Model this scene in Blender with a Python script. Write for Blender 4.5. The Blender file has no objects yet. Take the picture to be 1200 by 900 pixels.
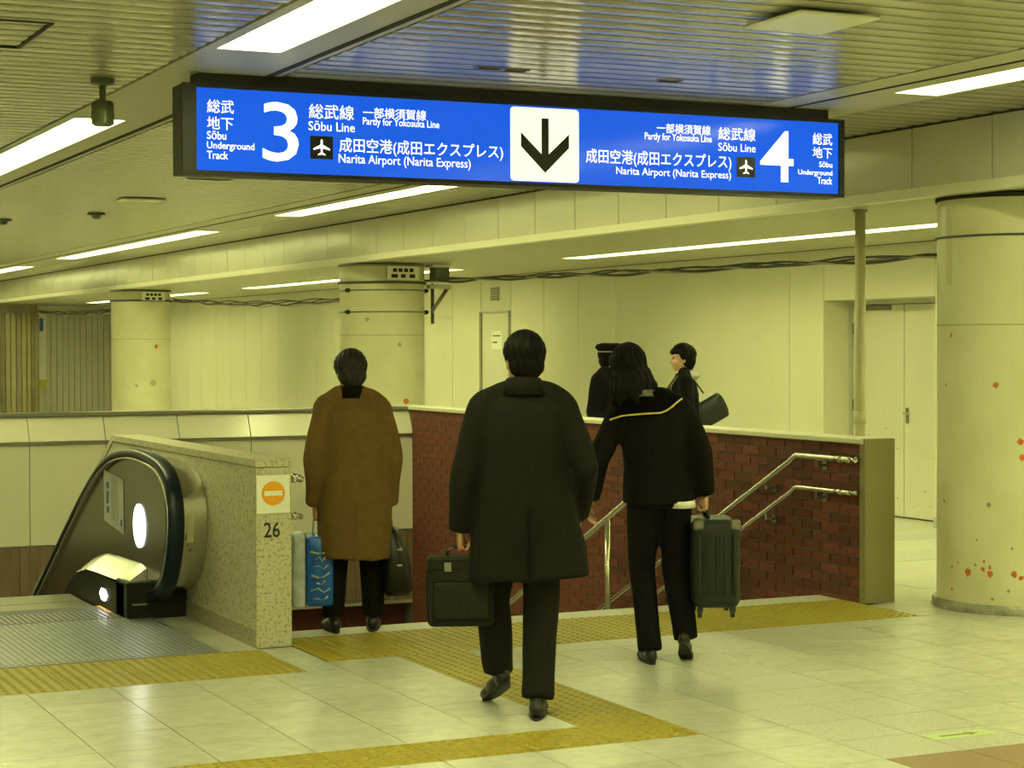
import bpy, bmesh, math, random
import numpy as np
from mathutils import Vector, Matrix
random.seed(7)
S = bpy.context.scene
COL = S.collection
R = math.radians

# ------------------------------------------------------------------ camera, world, exposure
YAW, PITCH, ROLL, FPX, CAMH = R(25.26), R(-1.155), R(-0.152), 2248.0, 1.65
fw = Vector((math.sin(YAW)*math.cos(PITCH), math.cos(YAW)*math.cos(PITCH), math.sin(PITCH)))
rt = Vector((math.cos(YAW), -math.sin(YAW), 0)); up = rt.cross(fw)
CR = rt*math.cos(ROLL) + up*math.sin(ROLL)
CU = up*math.cos(ROLL) - rt*math.sin(ROLL)
CAM = Vector((0, 0, CAMH))
cd = bpy.data.cameras.new('camera'); cd.sensor_width = 36; cd.lens = 36*FPX/1200; cd.clip_end = 200; cd.clip_start = .05
co = bpy.data.objects.new('camera', cd); COL.objects.link(co)
co.matrix_world = Matrix(((CR.x, CU.x, -fw.x, CAM.x), (CR.y, CU.y, -fw.y, CAM.y), (CR.z, CU.z, -fw.z, CAM.z), (0, 0, 0, 1)))
S.camera = co
S.view_settings.view_transform = 'Standard'; S.view_settings.look = 'None'
S.view_settings.exposure = 0.0; S.view_settings.gamma = 1.0; S.view_settings.use_curve_mapping = False
w = bpy.data.worlds.new('world'); S.world = w; w.use_nodes = True
w.node_tree.nodes['Background'].inputs[0].default_value = (.9, .85, .5, 1)
w.node_tree.nodes['Background'].inputs[1].default_value = .02
LAMP_COL = (.96, 1.0, .40); LAMP = 17.5

def at(px, py, axis, v):                         # where the sight line through a pixel meets the plane axis = v
    d = fw + CR*((px-600)/FPX) - CU*((py-450)/FPX)
    return CAM + d*((v-CAM[axis])/d[axis])

# ------------------------------------------------------------------ materials
MATS = {}
def mat(name, col, rough=.6, metal=0., var=0., vscale=6., bump=0., bscale=60., emit=None, estr=1., rnd=0., spec=.5, col2=None, thr=None, coat=0., stretch=None):
    m = bpy.data.materials.new(name); m.use_nodes = True; nt = m.node_tree; n = nt.nodes; l = nt.links
    b = n['Principled BSDF']; b.inputs['Base Color'].default_value = (*col, 1); b.inputs['Roughness'].default_value = rough
    b.inputs['Metallic'].default_value = metal; b.inputs['Specular IOR Level'].default_value = spec; b.inputs['Coat Weight'].default_value = coat
    if emit: b.inputs['Emission Color'].default_value = (*emit, 1); b.inputs['Emission Strength'].default_value = estr
    tc = n.new('ShaderNodeTexCoord'); src = tc.outputs['Object']
    if rnd or stretch:
        mp = n.new('ShaderNodeMapping'); l.new(src, mp.inputs[0]); src = mp.outputs[0]
        if stretch: mp.inputs['Scale'].default_value = stretch
        oi = n.new('ShaderNodeObjectInfo'); mu = n.new('ShaderNodeMath'); mu.operation = 'MULTIPLY'; mu.inputs[1].default_value = 37.
        l.new(oi.outputs['Random'], mu.inputs[0]); l.new(mu.outputs[0], mp.inputs['Location'])
    last = None
    if var or col2:
        t = n.new('ShaderNodeTexNoise'); t.inputs['Scale'].default_value = vscale; t.inputs['Detail'].default_value = 6; l.new(src, t.inputs['Vector'])
        cr = n.new('ShaderNodeValToRGB'); l.new(t.outputs['Fac'], cr.inputs[0])
        lo, hi = thr or (.3, .7); cr.color_ramp.elements[0].position = lo; cr.color_ramp.elements[1].position = hi
        c2 = col2 or tuple(c*(1-var) for c in col); c1 = col if col2 else tuple(min(1, c*(1+var)) for c in col)
        cr.color_ramp.elements[0].color = (*c2, 1); cr.color_ramp.elements[1].color = (*c1, 1); last = cr.outputs[0]
    if rnd:
        hs = n.new('ShaderNodeHueSaturation'); mr = n.new('ShaderNodeMapRange'); mr.inputs['To Min'].default_value = 1-rnd; mr.inputs['To Max'].default_value = 1+rnd
        l.new(oi.outputs['Random'], mr.inputs['Value']); l.new(mr.outputs[0], hs.inputs['Value'])
        if last: l.new(last, hs.inputs['Color'])
        else: hs.inputs['Color'].default_value = (*col, 1)
        last = hs.outputs[0]
    if last: l.new(last, b.inputs['Base Color'])
    if bump:
        t2 = n.new('ShaderNodeTexNoise'); t2.inputs['Scale'].default_value = bscale; t2.inputs['Detail'].default_value = 3; l.new(src, t2.inputs['Vector'])
        bp = n.new('ShaderNodeBump'); bp.inputs['Strength'].default_value = bump; bp.inputs['Distance'].default_value = .01
        l.new(t2.outputs['Fac'], bp.inputs['Height']); l.new(bp.outputs[0], b.inputs['Normal'])
    MATS[name] = m; return m

mat('floor_cream', (.55, .545, .47), .28, var=.06, vscale=3)
mat('tile_marble', (.56, .555, .485), .26, var=.08, vscale=5, rnd=.05)
mat('tile_granite', (.58, .58, .52), .3, vscale=45, col2=(.40, .40, .36), thr=(.36, .58), rnd=.04)
mat('tile_brown', (.30, .19, .11), .45, var=.12, vscale=30, rnd=.06)
mat('joint', (.40, .39, .32), .8)
mat('tactile', (.33, .26, .02), .55, var=.12, vscale=14, rnd=.06)
mat('nosing', (.50, .49, .42), .6, var=.1, vscale=40)
mat('step', (.30, .28, .24), .7, var=.15, vscale=20)
mat('wall_panel', (.70, .68, .52), .38, var=.03, vscale=1.5, rnd=.03, bump=.03, bscale=2)
mat('wall_plaster', (.68, .66, .50), .5, var=.04, vscale=1.2, bump=.02, bscale=30)
mat('wall_grey', (.50, .49, .41), .5, var=.04, vscale=2)
mat('beam_panel', (.60, .58, .44), .22, var=.03, vscale=2, rnd=.03, bump=.10, bscale=1.6)
mat('beam_ledge', (.72, .70, .54), .3)
mat('ceiling_low', (.43, .41, .28), .4, var=.03, vscale=1)
mat('ceiling_slat', (.38, .36, .27), .17, rnd=.02, spec=.36)
mat('ceiling_plate', (.46, .44, .33), .4, metal=.05, spec=.35)
mat('gap_dark', (.03, .028, .02), .9)
mat('column_paint', (.72, .70, .50), .32, vscale=2.2, col2=(.64, .61, .38), thr=(.3, .62), bump=.03, bscale=7)
mat('column_clad', (.20, .17, .10), .5, var=.2, vscale=3)
mat('column_clad_light', (.29, .25, .13), .5, var=.1, vscale=3)
mat('seam', (.42, .40, .28), .7)
mat('column_stain', (.60, .57, .36), .45)
mat('shutter', (.60, .58, .47), .45)
mat('rust', (.62, .17, .02), .7, var=.3, vscale=30)
mat('grime', (.30, .28, .16), .8)
mat('ring_steel', (.34, .33, .28), .45, metal=.6, var=.35, vscale=12)
mat('brick', (.14, .034, .022), .75, var=.3, vscale=40, bump=.25, bscale=90, rnd=.3)
mat('mortar', (.15, .135, .085), .9, var=.15, vscale=40)
mat('steel', (.62, .60, .52), .25, metal=1., bump=.01, bscale=40)
mat('steel_dark', (.30, .29, .24), .35, metal=.9)
mat('steel_plate', (.25, .265, .29), .4, metal=.5, var=.12, vscale=9)
mat('comb_grey', (.10, .105, .10), .5, spec=.3)
mat('post_clad', (.30, .27, .13), .4, metal=.3, var=.05, vscale=3)
mat('granite_wall', (.55, .52, .38), .5, vscale=55, col2=(.30, .27, .18), thr=(.34, .50))
mat('granite_base', (.40, .36, .26), .5, vscale=55, col2=(.24, .21, .15), thr=(.36, .55))
mat('parapet_panel', (.62, .60, .48), .2, rnd=.02, bump=.02, bscale=2)
mat('slat_brown', (.17, .115, .075), .55, rnd=.08, var=.06, vscale=8)
mat('rubber_blue', (.006, .010, .028), .35, spec=.35)
mat('bronze_panel', (.050, .044, .030), .25, spec=.5)
mat('black_panel', (.012, .0115, .010), .45, spec=.25)
mat('sticker', (.52, .53, .52), .4, var=.12, vscale=40)
mat('sticker_blue', (.04, .12, .5), .4); mat('sticker_red', (.25, .04, .03), .4)
mat('paper', (.85, .84, .76), .6)
mat('orange_print', (.85, .36, .01), .5)
mat('ink', (.02, .02, .015), .6)
mat('lamp_white', (.9, .9, .8), .4, emit=(1, .97, .9), estr=7)
mat('light', (.9, .9, .8), .4, emit=LAMP_COL, estr=LAMP)
mat('light_side', (.85, .85, .78), .5)
mat('sign_black', (.012, .012, .011), .45)
mat('sign_blue', (.004, .03, .25), .12, emit=(.008, .105, .74), estr=1.0, spec=.3)
mat('sign_white', (.6, .6, .5), .15, emit=(1.0, .97, .74), estr=1.05, spec=.3)
mat('sign_letters', (.6, .6, .55), .15, emit=(1.0, 1.0, .93), estr=1.15, spec=.3)
mat('sign_ink', (.012, .014, .008), .3)
mat('pole_paint', (.56, .53, .33), .4, var=.06, vscale=6)
mat('door_paint', (.68, .66, .53), .4, var=.04, vscale=2, bump=.02, bscale=3)
mat('cable', (.10, .10, .085), .6); mat('cable_pale', (.42, .41, .35), .5)
mat('fixture_green', (.12, .14, .09), .5)
mat('cctv_grey', (.10, .11, .075), .5); mat('cctv_glass', (.16, .18, .09), .2)
mat('skin', (.52, .27, .16), .5, var=.05, vscale=20)
mat('skin2', (.60, .36, .24), .5, var=.05, vscale=20)
mat('hair_black', (.006, .0055, .0045), .5, spec=.1, bump=.2, bscale=120)
mat('hair_grey', (.016, .016, .014), .5, spec=.3, bump=.2, bscale=120)
mat('coat_black', (.0105, .0105, .008), .85, spec=.15, var=.18, vscale=60, bump=.1, bscale=220)
mat('coat_collar', (.006, .006, .005), .85, spec=.12)
mat('cloth_black', (.006, .006, .0055), .85, spec=.12, var=.15, vscale=50, bump=.1, bscale=200)
mat('cloth_navy', (.0065, .0065, .0085), .85, spec=.12, var=.15, vscale=50)
mat('cloth_grey', (.0125, .0125, .010), .85, spec=.15, var=.15, vscale=50)
mat('coat_camel', (.155, .090, .030), .9, spec=.2, var=.10, vscale=25, bump=.1, bscale=200)
mat('shirt', (.72, .70, .62), .7)
mat('hood_grey', (.40, .39, .33), .8)
mat('scarf', (.16, .14, .11), .9, var=.4, vscale=50)
mat('trim_yellow', (.65, .55, .10), .5)
mat('shoe_black', (.012, .011, .010), .3)
mat('bag_olive', (.016, .017, .010), .75, spec=.2, var=.15, vscale=40, bump=.15, bscale=160)
mat('bag_black', (.006, .006, .005), .4, var=.2, vscale=30)
mat('case_grey', (.019, .023, .018), .4, spec=.3, var=.1, vscale=8)
mat('bag_blue', (.015, .13, .62), .35, var=.1, vscale=20)
mat('bag_print', (.42, .52, .50), .4)
mat('bag_film', (.50, .55, .56), .25, var=.25, vscale=14)
mat('exit_green', (.56, .68, .34), .5)

# ------------------------------------------------------------------ mesh helpers
def link(o, parent=None):
    COL.objects.link(o)
    if parent: o.parent = parent
    return o
def tag(o, label=None, cat=None, group=None, kind=None):
    for k, v in (('label', label), ('category', cat), ('group', group), ('kind', kind)):
        if v: o[k] = v
    return o
def obj(name, bm, m, parent=None, smooth=False, loc=None):
    me = bpy.data.meshes.new(name); bm.normal_update(); bm.to_mesh(me); bm.free()
    me.materials.append(MATS[m])
    if smooth: me.shade_smooth()
    o = bpy.data.objects.new(name, me); link(o, parent)
    if loc: o.location = loc
    return o
def empty(name, loc=(0, 0, 0), rz=0):
    o = bpy.data.objects.new(name, None); COL.objects.link(o); o.location = loc; o.rotation_euler = (0, 0, rz); o.empty_display_size = .1
    return o
def inst(name, me, parent, loc, rot=(0, 0, 0), sc=(1, 1, 1)):
    o = bpy.data.objects.new(name, me); COL.objects.link(o); o.parent = parent; o.location = loc; o.rotation_euler = rot; o.scale = sc
    return o
def add_box(bm, x0, x1, y0, y1, z0, z1):
    v = [bm.verts.new(p) for p in ((x0, y0, z0), (x1, y0, z0), (x1, y1, z0), (x0, y1, z0), (x0, y0, z1), (x1, y0, z1), (x1, y1, z1), (x0, y1, z1))]
    for f in ((3, 2, 1, 0), (4, 5, 6, 7), (0, 1, 5, 4), (1, 2, 6, 5), (2, 3, 7, 6), (3, 0, 4, 7)): bm.faces.new([v[i] for i in f])
    return v
def box(name, x0, x1, y0, y1, z0, z1, m, parent=None, bev=0, seg=2):
    bm = bmesh.new(); add_box(bm, x0, x1, y0, y1, z0, z1)
    if bev: bmesh.ops.bevel(bm, geom=bm.edges[:], offset=bev, segments=seg, affect='EDGES', profile=.5)
    return obj(name, bm, m, parent, smooth=False)
def boxes(name, L, m, parent=None):
    bm = bmesh.new()
    for b in L: add_box(bm, *b)
    return obj(name, bm, m, parent)
def frame_of(t, ref=None):
    t = t.normalized(); ref = ref or Vector((1, 0, 0))
    s = ref - t*ref.dot(t)
    if s.length < .05: ref = Vector((0, 1, 0)); s = ref - t*ref.dot(t)
    s.normalize(); return s, t.cross(s)
def add_tube(bm, pts, rad, n=12, cap=True, ref=None, power=2.0):
    pts = [Vector(p) for p in pts]; rings = []
    rad = [r if isinstance(r, (tuple, list)) else (r, r) for r in (rad if isinstance(rad, (list, tuple)) else [rad]*len(pts))]
    for i, p in enumerate(pts):
        t = (pts[min(i+1, len(pts)-1)] - pts[max(i-1, 0)])
        s, u = frame_of(t, ref); a, b = rad[i]; ring = []
        for k in range(n):
            c, q = math.cos(2*math.pi*k/n), math.sin(2*math.pi*k/n)
            if power != 2.0:
                c = math.copysign(abs(c)**(2/power), c); q = math.copysign(abs(q)**(2/power), q)
            ring.append(bm.verts.new(p + s*a*c + u*b*q))
        rings.append(ring)
    for i in range(len(rings)-1):
        for k in range(n): bm.faces.new((rings[i][k], rings[i][(k+1) % n], rings[i+1][(k+1) % n], rings[i+1][k]))
    if cap: bm.faces.new(rings[0][::-1]); bm.faces.new(rings[-1])
    return rings
def add_ell(bm, c, r, rot=None, seg=16):
    M = Matrix.Translation(Vector(c)) @ (rot.to_4x4() if rot else Matrix.Identity(4)) @ Matrix.Diagonal((*r, 1))
    bmesh.ops.create_uvsphere(bm, u_segments=seg, v_segments=max(8, seg*2//3), radius=1, matrix=M)
def tube(name, pts, rad, m, parent=None, n=10, smooth=True):
    bm = bmesh.new(); add_tube(bm, pts, rad, n); return obj(name, bm, m, parent, smooth)
def lathe(name, prof, m, parent=None, n=48, loc=(0, 0, 0), smooth=True):
    bm = bmesh.new(); rings = [[bm.verts.new((r*math.cos(2*math.pi*k/n), r*math.sin(2*math.pi*k/n), z)) for k in range(n)] for r, z in prof]
    for i in range(len(rings)-1):
        for k in range(n): bm.faces.new((rings[i][k], rings[i][(k+1) % n], rings[i+1][(k+1) % n], rings[i+1][k]))
    bm.faces.new(rings[0][::-1]); bm.faces.new(rings[-1])
    o = obj(name, bm, m, parent); o.location = loc
    if smooth:
        for p in o.data.polygons: p.use_smooth = len(p.vertices) == 4
        o.data.set_sharp_from_angle(angle=R(40))
    return o
def add_poly(bm, pts, d):                        # a flat outline pushed by vector d into a solid
    d = Vector(d); a = [bm.verts.new(p) for p in pts]; b = [bm.verts.new(Vector(p)+d) for p in pts]; n = len(pts)
    bm.faces.new(a); bm.faces.new(b[::-1])
    for i in range(n): bm.faces.new((a[i], b[i], b[(i+1) % n], a[(i+1) % n]))
def poly(name, pts, d, m, parent=None):
    bm = bmesh.new(); add_poly(bm, pts, d); bmesh.ops.recalc_face_normals(bm, faces=bm.faces[:]); return obj(name, bm, m, parent)
def lettering(name, body, x0, x1, zc, h, y, m, parent, bold=0., rot=None, org=None):
    c = bpy.data.curves.new('t', 'FONT'); c.body = body; c.offset = bold; c.resolution_u = 3
    t = bpy.data.objects.new('t', c); COL.objects.link(t)
    dg = bpy.context.evaluated_depsgraph_get(); me = bpy.data.meshes.new_from_object(t.evaluated_get(dg))
    bpy.data.objects.remove(t); bpy.data.curves.remove(c)
    n = len(me.vertices); a = np.empty(n*3); me.vertices.foreach_get('co', a); a = a.reshape(-1, 3)
    lo, hi = a.min(0), a.max(0)
    b = np.zeros_like(a); b[:, 0] = x0 + (a[:, 0]-lo[0])/(hi[0]-lo[0])*(x1-x0); b[:, 2] = zc + ((a[:, 1]-lo[1])/(hi[1]-lo[1])-.5)*h; b[:, 1] = y
    me.vertices.foreach_set('co', b.ravel()); me.materials.clear(); me.materials.append(MATS[m]); me.name = name; me.update()
    o = bpy.data.objects.new(name, me); link(o, parent); return o

# ------------------------------------------------------------------ layout numbers (metres)
CZ, LZ = 3.02, 2.58                 # main ceiling, lower ceiling
SX0, SX1 = 3.39, 7.21               # stairwell
NOSE, FARY = 10.55, 17.6
BX, WX = 7.45, 10.8                 # beam face, back wall
COLX, COLR, COLY = 8.03, .485, (9.58, 20.5, 31.45, 42.4)

# ------------------------------------------------------------------ floor
fl = boxes('floor', [(-9, 12, -12, 5.87, -.2, 0), (-9, 1.385, 5.87, 10, -.2, 0), (1.385, 8.585, 5.87, 10, -.2, -.012), (8.585, 12, 5.87, 10, -.2, 0),
                     (7.3, 12, 10, 46, -.2, 0), (SX0-.2, SX1+.005, 10, NOSE, -.2, -.012), (1.45, SX0-.2, 10, 12.05, -.2, -.012), (-9, 1.45, 10, 46, -.2, 0),
                     (1.45, SX1, FARY+.15, 46, -.2, 0)], 'floor_cream')
tag(fl, kind='structure'); fl.data.materials.append(MATS['joint'])
for p in fl.data.polygons:
    if abs(p.center.z+.012) < 1e-4: p.material_index = 1
tile_me = {}
def tile_mesh(m):
    if m not in tile_me:
        bm = bmesh.new(); add_box(bm, -.5, .5, -.5, .5, -1, 0); me = bpy.data.meshes.new('tile'); bm.to_mesh(me); bm.free(); me.materials.append(MATS[m]); tile_me[m] = me
    return tile_me[m]
def tile(x0, x1, y0, y1, m, g=.0022, top=0.):
    inst('tile', tile_mesh(m), fl, ((x0+x1)/2, (y0+y1)/2, top), sc=(x1-x0-2*g, y1-y0-2*g, .012+top))
XE = [1.385+.4*k for k in range(19)]; YE = [9.2-.37*k for k in range(10)][::-1]
for i in range(18):
    for j in range(9):
        x, y = XE[i]+.2, YE[j]+.18
        if 3.785 < x < 4.185 and y > 6.98 or 6.98 < y < 7.35 and x < 4.185: continue
        m = 'tile_brown' if x > 4.585 and y < 6.24 else 'tile_granite' if 4.585 < x < 5.385 or (8.83 < y and 5.385 < x < 6.6) else 'tile_marble'
        tile(XE[i], XE[i+1], YE[j], YE[j+1], m)
for i in [q for q in range(5, 18) if q != 6]: tile(XE[i], XE[i+1], 9.2, 9.45, 'tile_granite' if XE[i] > 4.5 and XE[i] < 6.7 else 'tile_marble')
for x0, x1 in ((7.205, 7.8), (7.8, 8.2), (8.2, 8.585)): tile(x0, x1, 9.45, 10.0, 'tile_marble')
tile(3.19, 3.385, 9.2, 9.62, 'tile_marble'); tile(3.19, 3.385, 9.62, 10.0, 'tile_marble')
tile(2.985, 3.19, 9.985, 12.05, 'tile_marble')
for y0, y1 in ((10.5, 10.9), (11.9, 12.5), (13.2, 13.55)): tile(8.0, 10.75, y0, y1, 'tile_granite', top=.002)
for k in range(5): tile(SX0+.764*k, SX0+.764*(k+1), 10.3, NOSE, 'nosing')

def tact_mesh(n=6):
    bm = bmesh.new(); add_box(bm, -.5, .5, -.5, .5, -1, 0); r = .29/n
    for i in range(n):
        for j in range(n):
            cx, cy = (i+.5)/n-.5, (j+.5)/n-.5
            lo = [bm.verts.new((cx+r*math.cos(a), cy+r*math.sin(a), 0)) for a in [math.pi*k/3 for k in range(6)]]
            hi = [bm.verts.new((cx+.6*r*math.cos(a), cy+.6*r*math.sin(a), .42)) for a in [math.pi*k/3 for k in range(6)]]
            bm.faces.new(hi)
            for k in range(6): bm.faces.new((lo[k], lo[(k+1) % 6], hi[(k+1) % 6], hi[k]))
    me = bpy.data.meshes.new('tactile_tile'); bm.to_mesh(me); bm.free(); me.materials.append(MATS['tactile']); return me
TM = tact_mesh(7)
def tactile(label, cells):
    x = sum(c[0] for c in cells)/len(cells); y = sum(c[2] for c in cells)/len(cells)
    r = empty('tactile_paving', (x, y, 0)); tag(r, label, 'paving', 'yellow tactile paving')
    for x0, x1, y0, y1 in cells: inst('tactile_tile', TM, r, ((x0+x1)/2-x, (y0+y1)/2-y, .0), sc=(x1-x0-.004, y1-y0-.004, .012))
tactile('yellow studded paving strip along the top edge of the stairs',
        [(SX0+.01+.4233*i, SX0+.01+.4233*(i+1), 9.45+.425*j, 9.45+.425*(j+1)) for i in range(9) for j in range(2)])
tactile('yellow studded paving strip in front of the grey escalator landing plate', [(1.235+.39*i, 1.235+.39*(i+1), 9.2+.392*j, 9.2+.392*(j+1)) for i in range(5) for j in range(2)])
tactile('yellow studded guide path running to the stairs and turning left in the foreground',
        [(3.785, 4.185, 7.35+.42*j, 7.35+.42*(j+1)) for j in range(5)] + [(.985+.4*i, 1.385+.4*i, 6.98, 7.35) for i in range(8)])

# ------------------------------------------------------------------ walls of the hall
HY = (15.72, 13.98); HZ = 2.08
wb = boxes('wall_right', [(WX+.02, 11.6, -12, HY[1], 0, LZ+.1), (WX+.02, 11.6, HY[0], 46, 0, LZ+.1), (WX+.02, 11.6, HY[1], HY[0], HZ, LZ+.1), (11.25, 11.6, HY[1], HY[0], 0, HZ)], 'wall_plaster')
tag(wb, kind='structure')
def panel(y0, y1, z0=0., z1=LZ, m='wall_panel', g=.006): box('panel', WX, WX+.03, y0+g, y1-g, z0+.003, z1-.003, m, wb)
panel(16.32, 20.0, g=.004); panel(HY[0], 16.32, g=.003); panel(HY[1], HY[0], HZ, LZ, g=.002); panel(10.3, HY[1], g=.004); panel(6.6, 10.3, g=.004); panel(2.9, 6.6, g=.004)
k = 0
while 20+.97*k < 44:
    y0, y1 = 20+.97*k, 20+.97*(k+1)
    if k == 3: panel(y0, y1, 2.1)
    elif k == 5: panel(y0, y1, 2.06); panel(y0, y1, 0, 2.05)
    else: panel(y0, y1)
    k += 1
box('baseboard_right', WX-.012, WX, -12, HY[1], 0, .09, 'wall_grey')['kind'] = 'structure'
# steel double door in a recess
d1 = empty('door_1', (11.12, (HY[0]+HY[1])/2, 0)); tag(d1, kind='structure')
dd = (HY[0]-HY[1])/2
box('frame', -.02, .03, -dd, dd, HZ-.045, HZ, 'wall_grey', d1); box('frame', -.02, .03, dd-.04, dd, 0, HZ-.045, 'wall_grey', d1); box('frame', -.02, .03, -dd, -dd+.04, 0, HZ-.045, 'wall_grey', d1)
for s in (-1, 1):
    y = sorted((s*.006, s*(dd-.045))); lf = box('leaf', -.005, .035, y[0], y[1], .012, HZ-.05, 'door_paint', d1, .004, 1)
    for q in range(3): box('hinge', -.016, 0, s*(dd-.05)-.012, s*(dd-.05)+.012, .25+.75*q, .36+.75*q, 'steel_dark', lf)
    for q in range(14):
        zz, yy, a = random.uniform(.08, .95), random.uniform(y[0]+.05, y[1]-.05), random.uniform(.005, .014)
        box('paint_chip', -.0065, -.0045, yy-a, yy+a, zz-a*.5, zz+a*.5, 'grime', lf)
    if s < 0: box('lock_plate', -.012, 0, -.075, -.035, .90, 1.05, 'steel_dark', lf); tube('handle', [(-.01, -.055, 1.0), (-.05, -.055, 1.0), (-.05, -.14, 1.0)], .009, 'steel', lf)
box('closer', -.03, 0, .2, .62, HZ-.10, HZ-.055, 'steel_dark', d1)
# narrow door farther along
d2 = empty('door_2', (WX, 23.395, 0)); tag(d2, kind='structure')
box('leaf', -.002, .02, -.40, .44, .01, 2.085, 'door_paint', d2, .004, 1)
box('frame', -.02, .02, .44, .50, 0, 2.1, 'grime', d2); box('frame', -.012, .02, -.43, -.40, 0, 2.1, 'wall_grey', d2); box('frame', -.016, .02, -.43, .5, 2.085, 2.11, 'wall_grey', d2)
nb = box('notice', -.006, -.002, -.20, .12, 1.60, 1.84, 'paper', d2); nb['label'] = 'white paper notice'
box('print_line', -.008, -.005, -.16, .08, 1.77, 1.785, 'ink', nb); box('print_line', -.008, -.005, -.06, .08, 1.68, 1.70, 'ink', nb)
tube('handle', [(-.01, -.33, 1.0), (-.06, -.33, 1.0)], .02, 'steel', d2)
vg = empty('wall_vent', (WX-.01, 23.4, 2.34)); tag(vg, 'small grey wall vent above the narrow door', 'vent')
box('frame', -.012, .012, -.12, .12, -.09, .09, 'wall_grey', vg)
for q in range(5): box('slat', -.02, -.008, -.10, .10, -.075+.034*q, -.06+.034*q, 'grime', vg)
# ends of the hall
bw = boxes('wall_far', [(-9, 8.9, 46, 46.3, 0, CZ+.1), (8.9, WX+.02, 44.2, 46.3, 0, CZ+.1)], 'wall_plaster'); tag(bw, kind='structure')
for q in range(13): box('panel', 9.05+.135*q, 9.05+.135*(q+1)-.012, 44.15, 44.2, 0, 2.45, 'shutter', bw)
sg = empty('notice_strip', (8.98, 44.12, 0)); tag(sg, 'tall narrow white poster board beside the far ribbed shutter', 'poster')
box('board', -.09, .09, 0, .03, .9, 2.4, 'paper', sg); box('base', -.09, .09, -.01, .03, .7, .9, 'trim_yellow', sg); box('picture', -.06, .03, -.004, 0, 2.0, 2.3, 'sticker_blue', sg)
tag(boxes('wall_left', [(-9.3, -9, -12, 46, -.2, CZ+.1)], 'wall_plaster'), kind='structure')
tag(boxes('wall_back', [(-9, 12, -12.3, -12, -.2, CZ+.1)], 'wall_plaster'), kind='structure')

# ------------------------------------------------------------------ ceilings, beam
TR = [(-5.15, -4.45), (-1.32, -.62), (2.48, 3.13), (5.96, 6.72)]
LX = [(-5.0, -4.68), (-1.26, -.94), (2.55, 2.87), (6.36, 6.66)]
segs = [(-10.2, -2.3), (.75, 8.6), (11.55, 19.35), (22.3, 30.2), (33.3, 41.1)]
psegs = [(-3, 7.0), (7.6, 18.4), (21.6, 29.9), (32.6, 41)]; PX = (9.27, 9.55)
def gaps(sg, lo, hi):
    e = [lo]+[v for q in sg for v in q]+[hi]; return [(e[i], e[i+1]) for i in range(0, len(e), 2)]
ce = boxes('ceiling', [(-9, BX+.1, -12, 46, CZ+.075, CZ+.12)], 'gap_dark'); tag(ce, kind='structure')
for (a, b), (p, q) in zip(TR, LX):
    boxes('light_trough', [(a+.015, p, -12, 46, CZ, CZ+.03), (q, b-.015, -12, 46, CZ, CZ+.03)]+[(p, q, g0, g1, CZ, CZ+.03) for g0, g1 in gaps(segs, -12, 46)], 'ceiling_plate', ce)
box('groove', 3.04, 3.075, -12, 46, CZ-.004, CZ+.002, 'gap_dark', ce); box('groove', 6.19, 6.215, -12, 46, CZ-.004, CZ+.002, 'gap_dark', ce)
PW = .155
bays = [(-9, -5.15), (-4.45, -1.32), (-.62, 2.48), (3.13, 5.96), (6.72, BX)]
SAG = .0045
def add_slat(bm, x0, x1, yc, zc, n):
    h = PW/2-.007; prof = [(-h, .02)]+[(-h+2*h*k/n, SAG*((2*k/n-1)**2)) for k in range(n+1)]+[(h, .02)]; N = len(prof)
    a = [bm.verts.new((x0, yc+y, zc+z)) for y, z in prof]; b = [bm.verts.new((x1, yc+y, zc+z)) for y, z in prof]
    for i in range(N-1):
        f = bm.faces.new((a[i], b[i], b[i+1], a[i+1])); f.smooth = 0 < i < N-2
    bm.faces.new((a[N-1], b[N-1], b[0], a[0])); bm.faces.new(a); bm.faces.new(b[::-1])
def slat_done(bm, name):
    bmesh.ops.recalc_face_normals(bm, faces=bm.faces[:]); me = bpy.data.meshes.new(name); bm.to_mesh(me); bm.free(); me.set_sharp_from_angle(angle=R(40)); me.materials.append(MATS['ceiling_slat']); return me
def slat_mesh(L):
    bm = bmesh.new(); add_slat(bm, -L/2, L/2, 0, 0, 8); return slat_done(bm, 'slat')
near = (6.3, 14.05)
for bi, (a, b) in enumerate(bays):
    me = slat_mesh(b-a-.01); nk = 0
    if bi >= 2:
        nk = int((near[1]-near[0])/PW)
        for q in range(nk): inst('slat', me, ce, ((a+b)/2, near[0]+PW*(q+.5), CZ))
    bm = bmesh.new(); h = PW/2
    yy = -12+h
    rows = []
    while yy < 46: rows.append(yy); yy += PW
    off = near[0]+h
    for y in [off+PW*n for n in range(-130, 270)]:
        if y < -11.9 or y > 45.9 or (nk and near[0] < y < near[0]+PW*nk): continue
        add_slat(bm, a+.005, b-.005, y, CZ, 5)
    o = bpy.data.objects.new('slats', slat_done(bm, 'slats')); link(o, ce); o['kind'] = 'stuff'
lc = boxes('ceiling_low', [(8.7, PX[0], -12, 46, LZ, LZ+.1), (PX[1], 11.6, -12, 46, LZ, LZ+.1)]+[(PX[0], PX[1], g0, g1, LZ, LZ+.1) for g0, g1 in gaps(psegs, -12, 46)], 'ceiling_low'); tag(lc, kind='structure')
box('joint', WX-.035, WX-.02, -12, 44, LZ-.004, LZ+.002, 'gap_dark', lc)
bmn = boxes('ceiling_beam', [(BX+.015, 8.7, -12, 46, LZ-.0, CZ+.1)], 'ceiling_low'); tag(bmn, kind='structure')
box('ledge', BX-.02, BX+.09, -12, 46, LZ-.012, LZ+.05, 'beam_ledge', bmn)
box('gap', BX-.002, BX+.02, -12, 46, CZ-.012, CZ+.03, 'gap_dark', bmn)
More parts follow.
